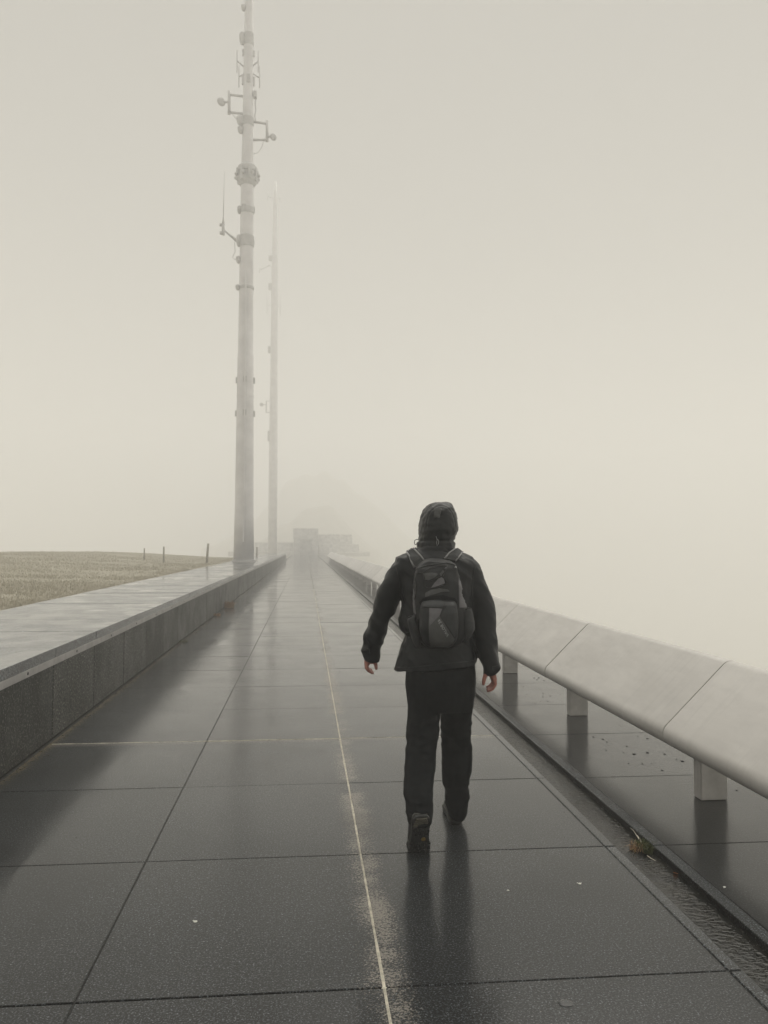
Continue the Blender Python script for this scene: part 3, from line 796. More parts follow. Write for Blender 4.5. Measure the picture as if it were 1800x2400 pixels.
def splat(name, x, y, r_, mat, label, cat, seed, sx=1.0, sy=1.0, dots=3, rz=0.0):
    p = onz(x, y, 0.0); bm = bmesh.new(); rr = random.Random(seed)
    for j in range(dots):
        off = Vector((rr.uniform(-1, 1)*r_*1.4*sx, rr.uniform(-1, 1)*r_*1.4*sy, 0)) if j else Vector()
        s = r_*(1 if j == 0 else rr.uniform(0.2, 0.5)); n = 16
        ring = [bm.verts.new(off+Vector((s*sx*math.cos(2*math.pi*k/n)*(1+0.35*noise.noise((k*1.3, seed, j))), s*sy*math.sin(2*math.pi*k/n)*(1+0.35*noise.noise((k*0.9, seed+5, j))), 0))) for k in range(n)]
        top = [bm.verts.new(v.co*0.75+off*0.25+Vector((0, 0, 0.0018))) for v in ring]
        for k in range(n): bm.faces.new((ring[k], ring[(k+1) % n], top[(k+1) % n], top[k]))
        bm.faces.new(top)
    o = link(name, mesh_of(bm, name), mat); o.location = (p.x, p.y, 0.0022); o.rotation_euler = (0, 0, rz)
    return tag(o, label, cat)
splat('dropping', 458, 2161, 0.009, M['white'], 'white bird dropping on the left middle paving slab', 'dropping', 1)
splat('dropping', 1359, 2072, 0.008, M['white'], 'white bird dropping on the slab near the channel edge', 'dropping', 2)
splat('dropping', 1191, 2088, 0.006, M['white'], 'tiny pale dropping on the slab right of the mirrored legs', 'dropping', 3)
splat('dropping', 1698, 2080, 0.007, M['white'], 'white speck on the dark platform beyond the channel', 'dropping', 4)
splat('wet_spot', 1326, 2352, 0.026, M['wetspot'], 'dark oval wet spot on the nearest slab at the bottom right', 'spot', 5, 1.0, 0.9, 1)
splat('wet_spot', 975, 2362, 0.016, M['wetspot'], 'dark smeared spot beside the pale centre joint at the bottom', 'spot', 6, 1.6, 0.5, 1, -0.5)

# ------------------------------------------------------------------ the walker
def z1(u, v): return 800+u/3.7705, 1150+v/3.77          # figure, upper half (measured outline)
def z2(u, v): return 800+u/3.7705, 1550+v/3.77          # figure, lower half
def ring(Z, v, ul, ur, Y, dh, tilt=0.0, n=28, ex=2.3):
    """closed section between the measured left and right outline at depth Y, dh thick to front and back"""
    xl, yl = Z(ul, v+tilt/2); xr, yr = Z(ur, v-tilt/2)
    a, b = at(xl, yl, Y), at(xr, yr, Y)
    c = (a+b)/2; h = (b-a)/2; out = []
    for k in range(n):
        t = 2*math.pi*k/n; cs, sn = math.cos(t), math.sin(t)
        cs = math.copysign(abs(cs)**(2/ex), cs); sn = math.copysign(abs(sn)**(2/ex), sn)
        out.append(c + h*cs + Vector((0, dh*sn, 0)))
    return out
def add_loft(bm, rings):
    bm_loft(bm, rings)
def fabric(name, col, rough=0.55, sheen=0.0, weave=900, spec=0.4, bstr=0.15, var=0.35):
    n = N(name)
    f = n.noise(7, 4, 0.65); w = n.noise(weave, 1, 0.5)
    lo = tuple(c*(1-var) for c in col); hi = tuple(c*(1+var) for c in col)
    n.set(Base_Color=n.ramp(f, (0.3, lo), (0.7, hi)), Roughness=n.ramp(n.noise(13, 3), (0.3, rough*0.8), (0.7, min(1, rough*1.2))), Specular_IOR_Level=spec,
          Normal=n.bump(n.noise(55, 3, 0.6), bstr, 0.004, n.bump(w, 0.15, 0.001)))
    return n.m
M['jacket'] = fabric('black_rain_shell', (0.0055, 0.0070, 0.0090), 0.45, spec=0.24)
M['hood'] = fabric('black_hood_shell', (0.0060, 0.0076, 0.0090), 0.42, spec=0.28)
M['trouser'] = fabric('black_walking_trousers', (0.0050, 0.0062, 0.0080), 0.7, spec=0.15)
M['packdark'] = fabric('black_pack_nylon', (0.0085, 0.0098, 0.0115), 0.5, spec=0.3)
M['packgrey'] = fabric('charcoal_pack_panel', (0.062, 0.064, 0.064), 0.55, spec=0.3)
M['packlight'] = fabric('grey_pack_panel', (0.11, 0.108, 0.116), 0.5, spec=0.3)
M['packmesh'] = fabric('dark_mesh_pocket', (0.042, 0.044, 0.046), 0.7, spec=0.2)
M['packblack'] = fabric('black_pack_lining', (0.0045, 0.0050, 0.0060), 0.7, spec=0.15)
M['piping'] = plain('grey_piping', (0.24, 0.24, 0.245), 0.6, 0.15, 60)
M['cord'] = plain('black_cord', (0.004, 0.004, 0.005), 0.6, 0.2, 60)
M['print'] = plain('silver_print', (0.36, 0.37, 0.38), 0.5, 0.15, 200)
M['boot'] = plain('dark_boot_leather', (0.016, 0.016, 0.016), 0.5, 0.4, 30, 0.2, 120)
M['rand'] = plain('grey_boot_trim', (0.045, 0.045, 0.040), 0.6, 0.35, 50, 0.2, 150)
M['sole'] = plain('wet_rubber_sole', (0.020, 0.021, 0.021), 0.45, 0.4, 60, 0.2, 150)
M['heel'] = plain('tan_midsole', (0.11, 0.102, 0.080), 0.6, 0.3, 60, 0.2, 150)
M['badge'] = plain('yellow_badge', (0.20, 0.13, 0.03), 0.5, 0.2, 60)
def skin_mat():
    n = N('cold_reddened_skin')
    a = n.noise(60, 4, 0.6)
    n.set(Base_Color=n.ramp(a, (0.3, (0.24, 0.085, 0.065)), (0.7, (0.42, 0.18, 0.14))), Roughness=0.5, Specular_IOR_Level=0.4,
          Subsurface_Weight=0.08, Subsurface_Radius=(0.012, 0.004, 0.002), Normal=n.bump(n.noise(240, 3), 0.15, 0.002))
    return n.m
M['skin'] = skin_mat()

PX, PY = at(1035, 1940, 4.45).x, 4.45
# --- body: one continuous skin, head to ankles, hands with five fingers
bm = bmesh.new()
def w1(u, v, Y): return at(*z1(u, v), Y)
def w2(u, v, Y): return at(*z2(u, v), Y)
head = w1(858, 300, 4.56)
bm_ball(bm, head, 0.078, 0.098, 0.118, 20, 14)
bm_ball(bm, head+Vector((0, 0.035, -0.075)), 0.058, 0.065, 0.055)           # jaw
bm_ball(bm, head+Vector((0, 0.105, -0.028)), 0.013, 0.022, 0.022, 10, 8)      # nose
bm_ball(bm, head+Vector((0, 0.085, -0.004)), 0.012, 0.018, 0.02, 10, 8)
bm_ball(bm, head+Vector((0, 0.09, -0.075)), 0.024, 0.014, 0.009, 10, 8)       # lips
for s in (-1, 1):
    bm_ball(bm, head+Vector((s*0.079, 0.0, -0.02)), 0.009, 0.018, 0.030, 10, 8)   # ears
    bm_ball(bm, head+Vector((s*0.032, 0.088, 0.016)), 0.018, 0.012, 0.008, 10, 8)  # brow
bm_limb(bm, [head+Vector((0, 0, -0.08)), w1(850, 640, 4.52)], [0.050, 0.050])
bm_limb(bm, [w1(620, 665, 4.5), w1(840, 680, 4.51), w1(1065, 665, 4.5)], [0.045, 0.055, 0.045])
bm_limb(bm, [w1(845, 720, 4.50), w1(845, 900, 4.49), w1(850, 1150, 4.47), w1(860, 1400, 4.47), w1(870, 1560, 4.47)], [0.085, 0.115, 0.110, 0.115, 0.115])
bm_limb(bm, [w1(700, 900, 4.48), w1(990, 900, 4.48)], [0.09, 0.09])
# arms
LW = [w1(560, 690, 4.5), w1(410, 950, 4.52), w1(325, 1210, 4.56), w1(268, 1490, 4.60)]
RW = [w1(1110, 690, 4.5), w1(1232, 950, 4.47), w1(1265, 1200, 4.44), w1(1316, 1600, 4.40)]
for arm in (LW, RW): bm_limb(bm, arm, [0.042, 0.04, 0.036, 0.027])
def left_px(u, v): return 840+u/27.65, 1520+v/27.65
def right_px(u, v): return 1110+u/23.7, 1560+v/23.7
def hand(bm, P, Y, wrist, palm, fingers, thumb, rs):
    """palm, four fingers of different length one behind the other, thumb from the side of the palm"""
    pw = [at(*P(*q), Y) for q in palm]
    for dy in (-0.026, -0.009, 0.009, 0.026):
        bm_limb(bm, [p+Vector((0, dy*(0.55+0.15*i), 0)) for i, p in enumerate(pw)], [0.0150, 0.0155, 0.0140][:len(pw)])
    for i, fpts in enumerate(fingers):
        dy = (1.5-i)*0.0205
        pts = [at(*P(*q), Y)+Vector((0, dy*(1.0 if j else 0.85), 0)) for j, q in enumerate(fpts)]
        bm_limb(bm, pts, [r*(0.92 if i == 3 else 1.0) for r in (0.0105, 0.0098, 0.0090, 0.0078)], 10)
    tp = [at(*P(u, v), Y+dy) for u, v, dy in thumb]
    bm_limb(bm, tp, [0.0145, 0.0125, 0.0115, 0.0090], 10)
# the fingers curl inwards towards the leg
hand(bm, left_px, 4.61, None, [(640, 560), (560, 850), (540, 1010)],
     [[(560, 960), (520, 1180), (700, 1380), (860, 1440)], [(545, 980), (500, 1230), (690, 1430), (930, 1530)],
      [(540, 980), (490, 1220), (650, 1440), (930, 1580)], [(540, 960), (500, 1180), (640, 1380), (850, 1540)]],
     [(800, 640, -0.012), (1040, 800, -0.024), (1130, 1050, -0.028), (1160, 1300, -0.030)], 1)
hand(bm, right_px, 4.40, None, [(1010, 330), (1080, 620), (1110, 760)],
     [[(1110, 740), (1150, 960), (990, 1170), (830, 1240)], [(1120, 770), (1160, 1010), (1000, 1260), (790, 1330)],
      [(1120, 770), (1160, 1030), (1010, 1300), (760, 1400)], [(1110, 750), (1150, 980), (1010, 1230), (820, 1350)]],
     [(800, 400, -0.012), (640, 560, -0.022), (575, 800, -0.026), (545, 1020, -0.028)], 1)
# legs
bm_limb(bm, [w2(725, 80, 4.47), w2(720, 660, 4.45), w2(690, 1050, 4.35), w2(700, 1330, 4.245)], [0.082, 0.060, 0.053, 0.042])
bm_limb(bm, [w2(1010, 80, 4.48), w2(1020, 640, 4.60), w2(1025, 1000, 4.64), w2(1020, 1250, 4.74)], [0.082, 0.060, 0.055, 0.042])
body_me = remeshed(mesh_of(bm, 'person'), 0.0042, 3, 0.5)
body_me.transform(Matrix.Translation((-PX, -PY, 0)))
person = link('person', body_me, M['skin']); person.location = (PX, PY, 0)
tag(person, 'person walking away in black hooded jacket, black trousers and hiking boots', 'person')
def wear(name, me, mat, label=None):
    o = link(name, me, mat, person); o.location = (-PX, -PY, 0)
    if label: o['label'] = label
    return o

# --- jacket
bm = bmesh.new()
T = [(480, 690, 985, 4.525, 0.100, 0), (510, 672, 1000, 4.52, 0.105, 0), (532, 620, 1040, 4.51, 0.085, 0), (556, 545, 1095, 4.505, 0.098, 0), (590, 478, 1150, 4.50, 0.112, 0),
     (650, 462, 1195, 4.495, 0.128, 0), (720, 480, 1185, 4.49, 0.140, 0), (800, 505, 1172, 4.485, 0.148, 0), (900, 520, 1165, 4.48, 0.15, 0),
     (985, 538, 1160, 4.475, 0.15, 0), (1040, 526, 1158, 4.475, 0.15, 0), (1100, 516, 1155, 4.47, 0.15, 0), (1160, 510, 1152, 4.47, 0.15, 0), (1205, 512, 1152, 4.47, 0.148, 10),
     (1235, 540, 1152, 4.47, 0.144, 20), (1262, 578, 1156, 4.47, 0.140, 20), (1300, 552, 1163, 4.47, 0.145, 10), (1350, 532, 1166, 4.47, 0.15, 20),
     (1400, 512, 1172, 4.47, 0.155, 30), (1450, 497, 1181, 4.47, 0.16, 45), (1500, 484, 1188, 4.47, 0.165, 60), (1552, 470, 1196, 4.47, 0.168, 70), (1560, 475, 1190, 4.47, 0.15, 70)]
add_loft(bm, [ring(z1, v, a, b, Y, d, t) for v, a, b, Y, d, t in T])
def sleeve(bm, tab):
    add_loft(bm, [ring(z1, v, c-h, c+h, Y, d, t, 24, 2.1) for v, c, h, Y, d, t in tab])
sleeve(bm, [(600, 560, 70, 4.50, 0.075, 40), (640, 540, 96, 4.50, 0.085, 40), (700, 525, 112, 4.50, 0.09, 30), (760, 490, 114, 4.505, 0.088, 30), (830, 448, 118, 4.51, 0.085, 30), (900, 415, 112, 4.515, 0.082, 30),
            (960, 402, 116, 4.52, 0.08, 20), (1000, 396, 114, 4.525, 0.08, 20), (1060, 380, 108, 4.535, 0.078, 20), (1100, 364, 106, 4.54, 0.076, 25), (1150, 347, 102, 4.55, 0.074, 25), (1195, 326, 99, 4.56, 0.072, 25),
            (1250, 303, 99, 4.565, 0.07, 20), (1300, 289, 90, 4.57, 0.066, 20), (1350, 279, 81, 4.58, 0.062, 20), (1385, 264, 82, 4.585, 0.06, 15), (1412, 257, 83, 4.59, 0.06, 0),
            (1438, 266, 75, 4.595, 0.056, -10), (1470, 271, 70, 4.60, 0.054, -8), (1500, 271, 67, 4.60, 0.052, -5), (1510, 270, 56, 4.60, 0.042, -5)])
sleeve(bm, [(600, 1105, 72, 4.50, 0.075, -40), (640, 1118, 95, 4.50, 0.085, -40), (700, 1128, 103, 4.50, 0.09, -30), (760, 1148, 108, 4.495, 0.088, -30), (830, 1178, 110, 4.49, 0.085, -30), (900, 1205, 112, 4.485, 0.082, -30),
            (960, 1224, 112, 4.48, 0.08, -20), (1040, 1246, 111, 4.47, 0.08, -15), (1100, 1254, 107, 4.46, 0.078, -10), (1170, 1259, 102, 4.45, 0.075, -10), (1210, 1264, 101, 4.445, 0.074, -5),
            (1270, 1271, 104, 4.44, 0.072, -5), (1330, 1278, 103, 4.435, 0.068, -8), (1400, 1288, 97, 4.43, 0.065, -10), (1460, 1300, 92, 4.42, 0.062, -10), (1510, 1313, 86, 4.41, 0.06, -10), (1550, 1325, 85, 4.405, 0.059, -8),
            (1575, 1326, 79, 4.40, 0.057, 10), (1600, 1317, 70, 4.40, 0.054, 12), (1618, 1312, 64, 4.40, 0.050, 14), (1626, 1311, 52, 4.40, 0.04, 14)])
jk = remeshed(mesh_of(bm, 'jacket'), 0.0065, 5, 0.5)
def fold(co, no):
    x, y, z = co[:, 0], co[:, 1], co[:, 2]
    arm = np.clip((np.abs(x-at(1025, 1400, 4.48).x)-0.17)/0.05, 0, 1)
    co = co + np.stack([0.5*z, 0*z, 0.35*x], 1); a = nz(co, 8, 8, 7, 1.0); b = nz(co, 19, 19, 17, 5.0); c_ = nz(co, 40, 40, 60, 9.0)
    ridge = (1-np.abs(nz(co, 9, 9, 10, 3.0))*2.2)
    elbow = np.exp(-((z-1.12)/0.10)**2)*arm + np.exp(-((z-0.86)/0.05)**2)*arm
    d = 0.006*a + (0.0038+0.004*elbow)*b + 0.0014*c_ + (0.0062+0.005*elbow)*(ridge-0.6)
    return d
displace(jk, fold)
jacket = wear('jacket', jk, M['jacket'], 'black waterproof jacket with flared hem')

# --- hood
bm = bmesh.new()
Hd = [(102, 840, 950, 4.57, 0.035), (112, 795, 968, 4.57, 0.07), (130, 760, 980, 4.57, 0.092), (160, 733, 993, 4.565, 0.115), (200, 712, 1008, 4.56, 0.130), (250, 697, 1022, 4.56, 0.138), (300, 687, 1028, 4.555, 0.140),
      (350, 684, 1028, 4.55, 0.136), (390, 681, 1018, 4.55, 0.128), (425, 680, 1003, 4.545, 0.118), (448, 676, 997, 4.54, 0.110), (468, 668, 1002, 4.54, 0.112), (490, 666, 1003, 4.535, 0.110), (512, 672, 1000, 4.53, 0.108), (540, 680, 995, 4.525, 0.110), (560, 690, 985, 4.52, 0.10)]
add_loft(bm, [ring(z1, v, a, b, Y, d, 0, 28, 2.15) for v, a, b, Y, d in Hd])
hd = remeshed(mesh_of(bm, 'hood'), 0.0055, 5, 0.5)
hc = w1(855, 290, 4.56)
def hfold(co, no):
    x, z = co[:, 0]-hc.x, co[:, 2]-hc.z
    d = 0.005*nz(co, 13, 13, 13, 2.0) + 0.004*nz(co, 30, 30, 42, 4.0) + 0.0016*nz(co, 60, 60, 90, 6.0)
    # stitched seam lines round the crown panel and the drawn-in band at the neck
    seam = np.abs(np.sqrt((x/0.080)**2+((z+0.02)/0.115)**2)-1.0)
    d += -0.0035*np.exp(-(seam/0.035)**2)*(z > -0.02)
    d += -0.005*np.exp(-((z+0.098)/0.006)**2) + 0.003*np.exp(-((z+0.112)/0.008)**2)
    return d
displace(hd, hfold)
# open the front round the face
bm = bmesh.new(); bm.from_mesh(hd)
bmesh.ops.delete(bm, geom=[f for f in bm.faces if f.calc_center_median().y > hc.y+0.085 and abs(f.calc_center_median().x-hc.x) < 0.075 and -0.11 < f.calc_center_median().z-hc.z < 0.075], context='FACES')
bmesh.ops.solidify(bm, geom=bm.faces[:], thickness=0.003)
bm.to_mesh(hd); bm.free()
hood = wear('hood', hd, M['hood'])
def bvh_of(me): return BVHTree.FromPolygons([v.co.copy() for v in me.vertices], [tuple(p.vertices) for p in me.polygons])
HB, JB = bvh_of(hd), bvh_of(jk)
EYE = Vector((0, 0, CH))
def onto(bv, x, y, off=0.003, fallback=None):
    """the point of a garment's surface seen at (x, y), lifted off by its normal"""
    d = ray(x, y).normalized()
    p, n_, _, _ = bv.ray_cast(EYE, d)
    if p is None:
        p, n_, _, _ = bv.find_nearest(at(x, y, fallback or 4.45))
    if n_.dot(d) > 0: n_ = -n_
    return p + n_*off, n_
def patch(bv, poly, Z, off=0.002, thick=0.003, cuts=0.008, fallback=None, name='panel'):
    """a sewn-on panel following the surface beneath"""
    bm = bmesh.new()
    pts = [Z(*q) for q in poly]
    f = bm.faces.new([bm.verts.new((x, y, 0)) for x, y in pts])
    if f.normal.z < 0: f.normal_flip()
    bmesh.ops.triangulate(bm, faces=bm.faces[:])
    for _ in range(5):
        long_ = [e for e in bm.edges if e.calc_length() > cuts*428]
        if not long_: break
        bmesh.ops.subdivide_edges(bm, edges=long_, cuts=1); bmesh.ops.triangulate(bm, faces=bm.faces[:])
    top = {}
    for v in list(bm.verts):
        x, y = v.co.x, v.co.y
        p, n_ = onto(bv, x, y, off+thick, fallback); q, _ = onto(bv, x, y, off-0.004, fallback)
        top[v] = (p, q)
    new = {}
    for v, (p, q) in top.items(): v.co = p; new[v] = bm.verts.new(q)
    for e in [e for e in bm.edges if len(e.link_faces) == 1]:
        a, b = e.verts; bm.faces.new((a, b, new[b], new[a]))
    bmesh.ops.delete(bm, geom=[v for v in bm.verts if not v.link_faces], context='VERTS')
    bmesh.ops.recalc_face_normals(bm, faces=bm.faces)
    return mesh_of(bm, name, False)
def seam_cord(bv, pts, Z, r_=0.003, off=0.003, fallback=None, name='cord', step=8):
    out = []
    for (a, b), (c_, d_) in zip(pts, pts[1:]):
        L = max(1, int(math.hypot(c_-a, d_-b)/step/3.77))
        for i in range(L): out.append((a+(c_-a)*i/L, b+(d_-b)*i/L))
    out.append(pts[-1])
    return tube_mesh(name, [onto(bv, *Z(*q), off, fallback)[0] for q in out], r_, 6)
def jpart(name, me, mat):
    o = link(name, me, mat, jacket); return o
jpart('seam', seam_cord(JB, [(470, 640), (495, 720), (515, 820), (522, 930)], z1, 0.0022, 0.0008, 4.45, 'seam'), M['hood'])
jpart('seam', seam_cord(JB, [(1190, 640), (1170, 720), (1158, 820), (1150, 930)], z1, 0.0022, 0.0008, 4.45, 'seam'), M['hood'])
jpart('hem_seam', seam_cord(JB, [(500, 1560), (600, 1562), (760, 1545), (900, 1530), (1050, 1515), (1170, 1503)], z1, 0.0022, 0.0008, 4.45, 'hem_seam'), M['hood'])
jpart('cuff_tab', patch(JB, [(196, 1392), (250, 1400), (252, 1438), (200, 1432)], z1, 0.001, 0.004, 0.008, 4.55), M['hood'])
jpart('cuff_tab', patch(JB, [(1335, 1552), (1392, 1545), (1392, 1578), (1340, 1588)], z1, 0.001, 0.004, 0.008, 4.38), M['hood'])
def hpart(name, me, mat):
    o = link(name, me, mat, hood); return o
hpart('hood_tab', patch(HB, [(826, 160), (886, 162), (868, 238), (818, 236)], z1, 0.003, 0.003, 0.006), M['packgrey'])
hpart('drawcord', seam_cord(HB, [(838, 405), (846, 430), (840, 462), (846, 490), (858, 470), (860, 445), (848, 425)], z1, 0.0016, 0.005), M['piping'])
q_ = [w1(668, 470, 4.52), w1(652, 478, 4.515), w1(646, 460, 4.51), w1(650, 438, 4.51), w1(668, 430, 4.515), w1(682, 436, 4.52)]
hpart('drawcord', tube_mesh('drawcord', q_, 0.0022, 6), M['cord'])

# --- trousers
bm = bmesh.new()
P0 = [(1500, 520, 1165, 4.475, 0.125, 30), (1560, 560, 1178, 4.475, 0.135, 10)]
hipr = [ring(z1, 1440, 560, 1150, 4.475, 0.12, 0), ring(z1, 1520, 565, 1172, 4.475, 0.13, 0)]
hipr += [ring(z2, v, a, b, 4.475, d) for v, a, b, d in ((60, 573, 1180, 0.14), (150, 568, 1182, 0.145), (240, 567, 1180, 0.14), (300, 573, 1176, 0.13), (380, 586, 1168, 0.115), (430, 600, 1150, 0.095))]
add_loft(bm, hipr)
LT = [(150, 572, 860, 4.475, 0.12), (300, 574, 872, 4.475, 0.115), (400, 588, 876, 4.47, 0.11), (500, 585, 873, 4.465, 0.10), (545, 580, 861, 4.46, 0.098), (600, 578, 864, 4.455, 0.096), (650, 571, 857, 4.45, 0.094), (680, 564, 850, 4.445, 0.093),
      (730, 571, 842, 4.44, 0.09), (800, 567, 840, 4.425, 0.088), (900, 561, 838, 4.395, 0.086), (1000, 557, 825, 4.36, 0.084), (1060, 551, 817, 4.34, 0.082), (1120, 546, 810, 4.32, 0.081), (1180, 549, 811, 4.30, 0.080), (1220, 558, 815, 4.29, 0.080),
      (1280, 573, 814, 4.275, 0.081), (1340, 571, 809, 4.268, 0.082), (1385, 577, 806, 4.262, 0.082), (1420, 588, 802, 4.258, 0.080), (1428, 600, 795, 4.258, 0.070)]
add_loft(bm, [ring(z2, v, a, b, Y, d, 0 if v < 1300 else 22, 24, 2.2) for v, a, b, Y, d in LT])
RT = [(150, 880, 1182, 4.48, 0.12), (300, 878, 1178, 4.50, 0.115), (400, 882, 1165, 4.52, 0.11), (500, 879, 1150, 4.55, 0.10), (540, 880, 1156, 4.56, 0.098), (575, 880, 1147, 4.565, 0.096), (650, 883, 1150, 4.58, 0.094), (750, 887, 1155, 4.60, 0.09),
      (850, 888, 1158, 4.61, 0.088), (950, 890, 1150, 4.62, 0.086), (1020, 893, 1142, 4.63, 0.084), (1075, 898, 1121, 4.64, 0.082), (1130, 905, 1123, 4.655, 0.081), (1200, 914, 1133, 4.67, 0.082), (1235, 921, 1119, 4.68, 0.084), (1275, 930, 1112, 4.69, 0.086),
      (1320, 940, 1106, 4.70, 0.088), (1352, 950, 1092, 4.705, 0.086), (1378, 962, 1078, 4.705, 0.078), (1384, 975, 1065, 4.705, 0.065)]
add_loft(bm, [ring(z2, v, a, b, Y, d, 0, 24, 2.2) for v, a, b, Y, d in RT])
tr = remeshed(mesh_of(bm, 'trousers'), 0.0065, 4, 0.5)
def tfold(co, no):
    z = co[:, 2]
    low = np.exp(-((z-0.20)/0.10)**2) + 0.8*np.exp(-((z-0.55)/0.08)**2)
    ridge = 1-np.abs(nz(co, 8, 8, 17, 3.0))*2.4
    return 0.004*nz(co, 7, 7, 5, 1.0) + (0.0012+0.003*low)*nz(co, 18, 18, 34, 2.0) + (0.0012+0.006*low)*(ridge-0.6) + 0.0006*nz(co, 60, 60, 80, 4.0)
displace(tr, tfold)
wear('trousers', tr, M['trouser'])

# --- boots
def boot(name, place, bend):
    """place: matrix putting the ball of the foot; local y forward, z up, heel at y=-0.21, toe at y=0.085"""
    b = empty(name); b.parent = person; b.location = (-PX, -PY, 0)
    # outline of the sole, inner/outer half width by length
    L = [(-0.212, 0.012), (-0.208, 0.026), (-0.195, 0.035), (-0.165, 0.0405), (-0.12, 0.0395), (-0.08, 0.039), (-0.04, 0.044), (-0.005, 0.050), (0.03, 0.0515), (0.055, 0.047), (0.074, 0.036), (0.084, 0.022), (0.088, 0.008)]
    def dfm(p):
        """bend at the ball: what lies in front stays flat when the heel lifts"""
        p = Vector(p)
        if bend:
            a = bend*min(1.0, max(0.0, (p.y+0.0)/0.03)); 
            if p.y > 0: p = Matrix.Rotation(a, 4, 'X') @ p
        return place @ p
    def solid(nm, z0, z1_, grow0, grow1, ya, yb, mat, parent, bev=True, ztop=None):
        ls = [q for q in L if ya <= q[0] <= yb]
        bm = bmesh.new(); lo, hi = [], []
        order = [(y, w) for y, w in ls] + [(y, -w) for y, w in ls[::-1]]
        zt = (lambda y: z1_) if ztop is None else ztop
        cols_ = []
        for y, w in order:
            s0, s1 = (abs(w)+grow0)/max(abs(w), 1e-6), (abs(w)+grow1)/max(abs(w), 1e-6)
            lo.append(dfm((w*s0, y, z0))); hi.append(dfm((w*s1, y, zt(y))))
        vl, vh = [bm.verts.new(p) for p in lo], [bm.verts.new(p) for p in hi]
        n = len(vl)
        for i in range(n): bm.faces.new((vl[i], vl[(i+1) % n], vh[(i+1) % n], vh[i]))
        m_ = len(ls)
        for i in range(m_-1):
            bm.faces.new((vl[i], vl[i+1], vl[n-2-i], vl[n-1-i])); bm.faces.new((vh[i], vh[i+1], vh[n-2-i], vh[n-1-i]))
        bmesh.ops.recalc_face_normals(bm, faces=bm.faces)
        if bev: bmesh.ops.bevel(bm, geom=[e for e in bm.edges if e.calc_face_angle(0) > 0.7], offset=0.003, segments=2, affect='EDGES')
        return link(nm, mesh_of(bm, nm), mat, parent)
    so = solid('sole', 0.007, 0.024, -0.001, 0.001, -0.3, 0.1, M['sole'], b)
    solid('midsole', 0.0242, 0.042, 0.0015, -0.001, -0.3, 0.1, M['rand'], b)
    # upper: rounded sections from heel to toe
    rings = []
    for y, w, h, lean in ((-0.206, 0.022, 0.075, 0), (-0.196, 0.033, 0.115, 0), (-0.17, 0.039, 0.135, 0), (-0.13, 0.041, 0.138, 0), (-0.095, 0.040, 0.125, 0), (-0.05, 0.042, 0.095, 0), (-0.01, 0.046, 0.078, 0), (0.03, 0.046, 0.066, 0), (0.06, 0.039, 0.057, 0), (0.078, 0.026, 0.048, 0), (0.084, 0.012, 0.042, 0)):
        r_ = []
        for k in range(16):
            t = 2*math.pi*k/16; cs, sn = math.cos(t), math.sin(t)
            zz_ = 0.038+(h-0.03)*(0.5+0.5*sn)
            r_.append(dfm((w*math.copysign(abs(cs)**0.75, cs), y, zz_)))
        rings.append(r_)
    bm = bmesh.new(); bm_loft(bm, rings); bmesh.ops.recalc_face_normals(bm, faces=bm.faces)
    up = link('upper', mesh_of(bm, 'upper', True), M['boot'], b)
    up.modifiers.new('s', 'SUBSURF').levels = 1; up.modifiers['s'].render_levels = 1
    # heel counter trim and pull band
    rings = []
    for z_, w, y0 in ((0.043, 0.0415, -0.211), (0.06, 0.0425, -0.2115), (0.082, 0.040, -0.209), (0.10, 0.037, -0.204)):
        rings.append([dfm((w*math.sin(t), -0.16+(y0+0.16)*math.cos(t), z_)) for t in [math.radians(-95+190*i/12) for i in range(13)]])
    bm = bmesh.new(); vr = [[bm.verts.new(p) for p in r] for r in rings]
    for i in range(3):
        for k in range(12): bm.faces.new((vr[i][k], vr[i][k+1], vr[i+1][k+1], vr[i+1][k]))
    bmesh.ops.solidify(bm, geom=bm.faces[:], thickness=0.003)
    link('heel_counter', mesh_of(bm, 'heel_counter', True), M['heel' if bend else 'rand'], b)
    # tread: bars under the heel, lugs under the ball, smooth arch
    def lug(x, y, sx, sy, mat='sole', h=0.008, rot=0.0):
        bm = bmesh.new()
        m_ = Matrix.Translation((x, y, 0.0035)) @ Matrix.Rotation(rot, 4, 'Z')
        pts = [m_ @ Vector(p) for p in ((-sx, -sy, 0.0045), (sx, -sy, 0.0045), (sx, sy, 0.0045), (-sx, sy, 0.0045), (-sx*.8, -sy*.8, 0.0045-h), (sx*.8, -sy*.8, 0.0045-h), (sx*.8, sy*.8, 0.0045-h), (-sx*.8, sy*.8, 0.0045-h))]
        v = [bm.verts.new(dfm(p)) for p in pts]
        for q in ((0, 1, 2, 3), (7, 6, 5, 4), (0, 4, 5, 1), (1, 5, 6, 2), (2, 6, 7, 3), (3, 7, 4, 0)): bm.faces.new([v[i] for i in q])
        bmesh.ops.recalc_face_normals(bm, faces=bm.faces)
        link('tread_lug', mesh_of(bm, 'tread_lug'), M[mat], so)
    for i in range(4): lug(0, -0.198+i*0.0135, 0.026+0.0035*min(i, 3), 0.0048, 'heel' if bend else 'sole', 0.0075)
    for i, y in enumerate((-0.142, -0.128, -0.112, -0.098)):
        for x in (-0.024, 0, 0.024): lug(x+(0.006 if i % 2 else 0), y, 0.0085, 0.005, rot=0.3*(-1)**i)
    for i, y in enumerate((-0.048, -0.033, -0.018, -0.003, 0.013, 0.03, 0.046, 0.062)):
        w = 0.038 if y < 0.04 else 0.026
        for j, x in enumerate((-w, -w/3, w/3, w)): lug(x, y+(0.004 if j % 2 else 0), 0.0095, 0.0055, rot=0.25*(-1)**(i+j))
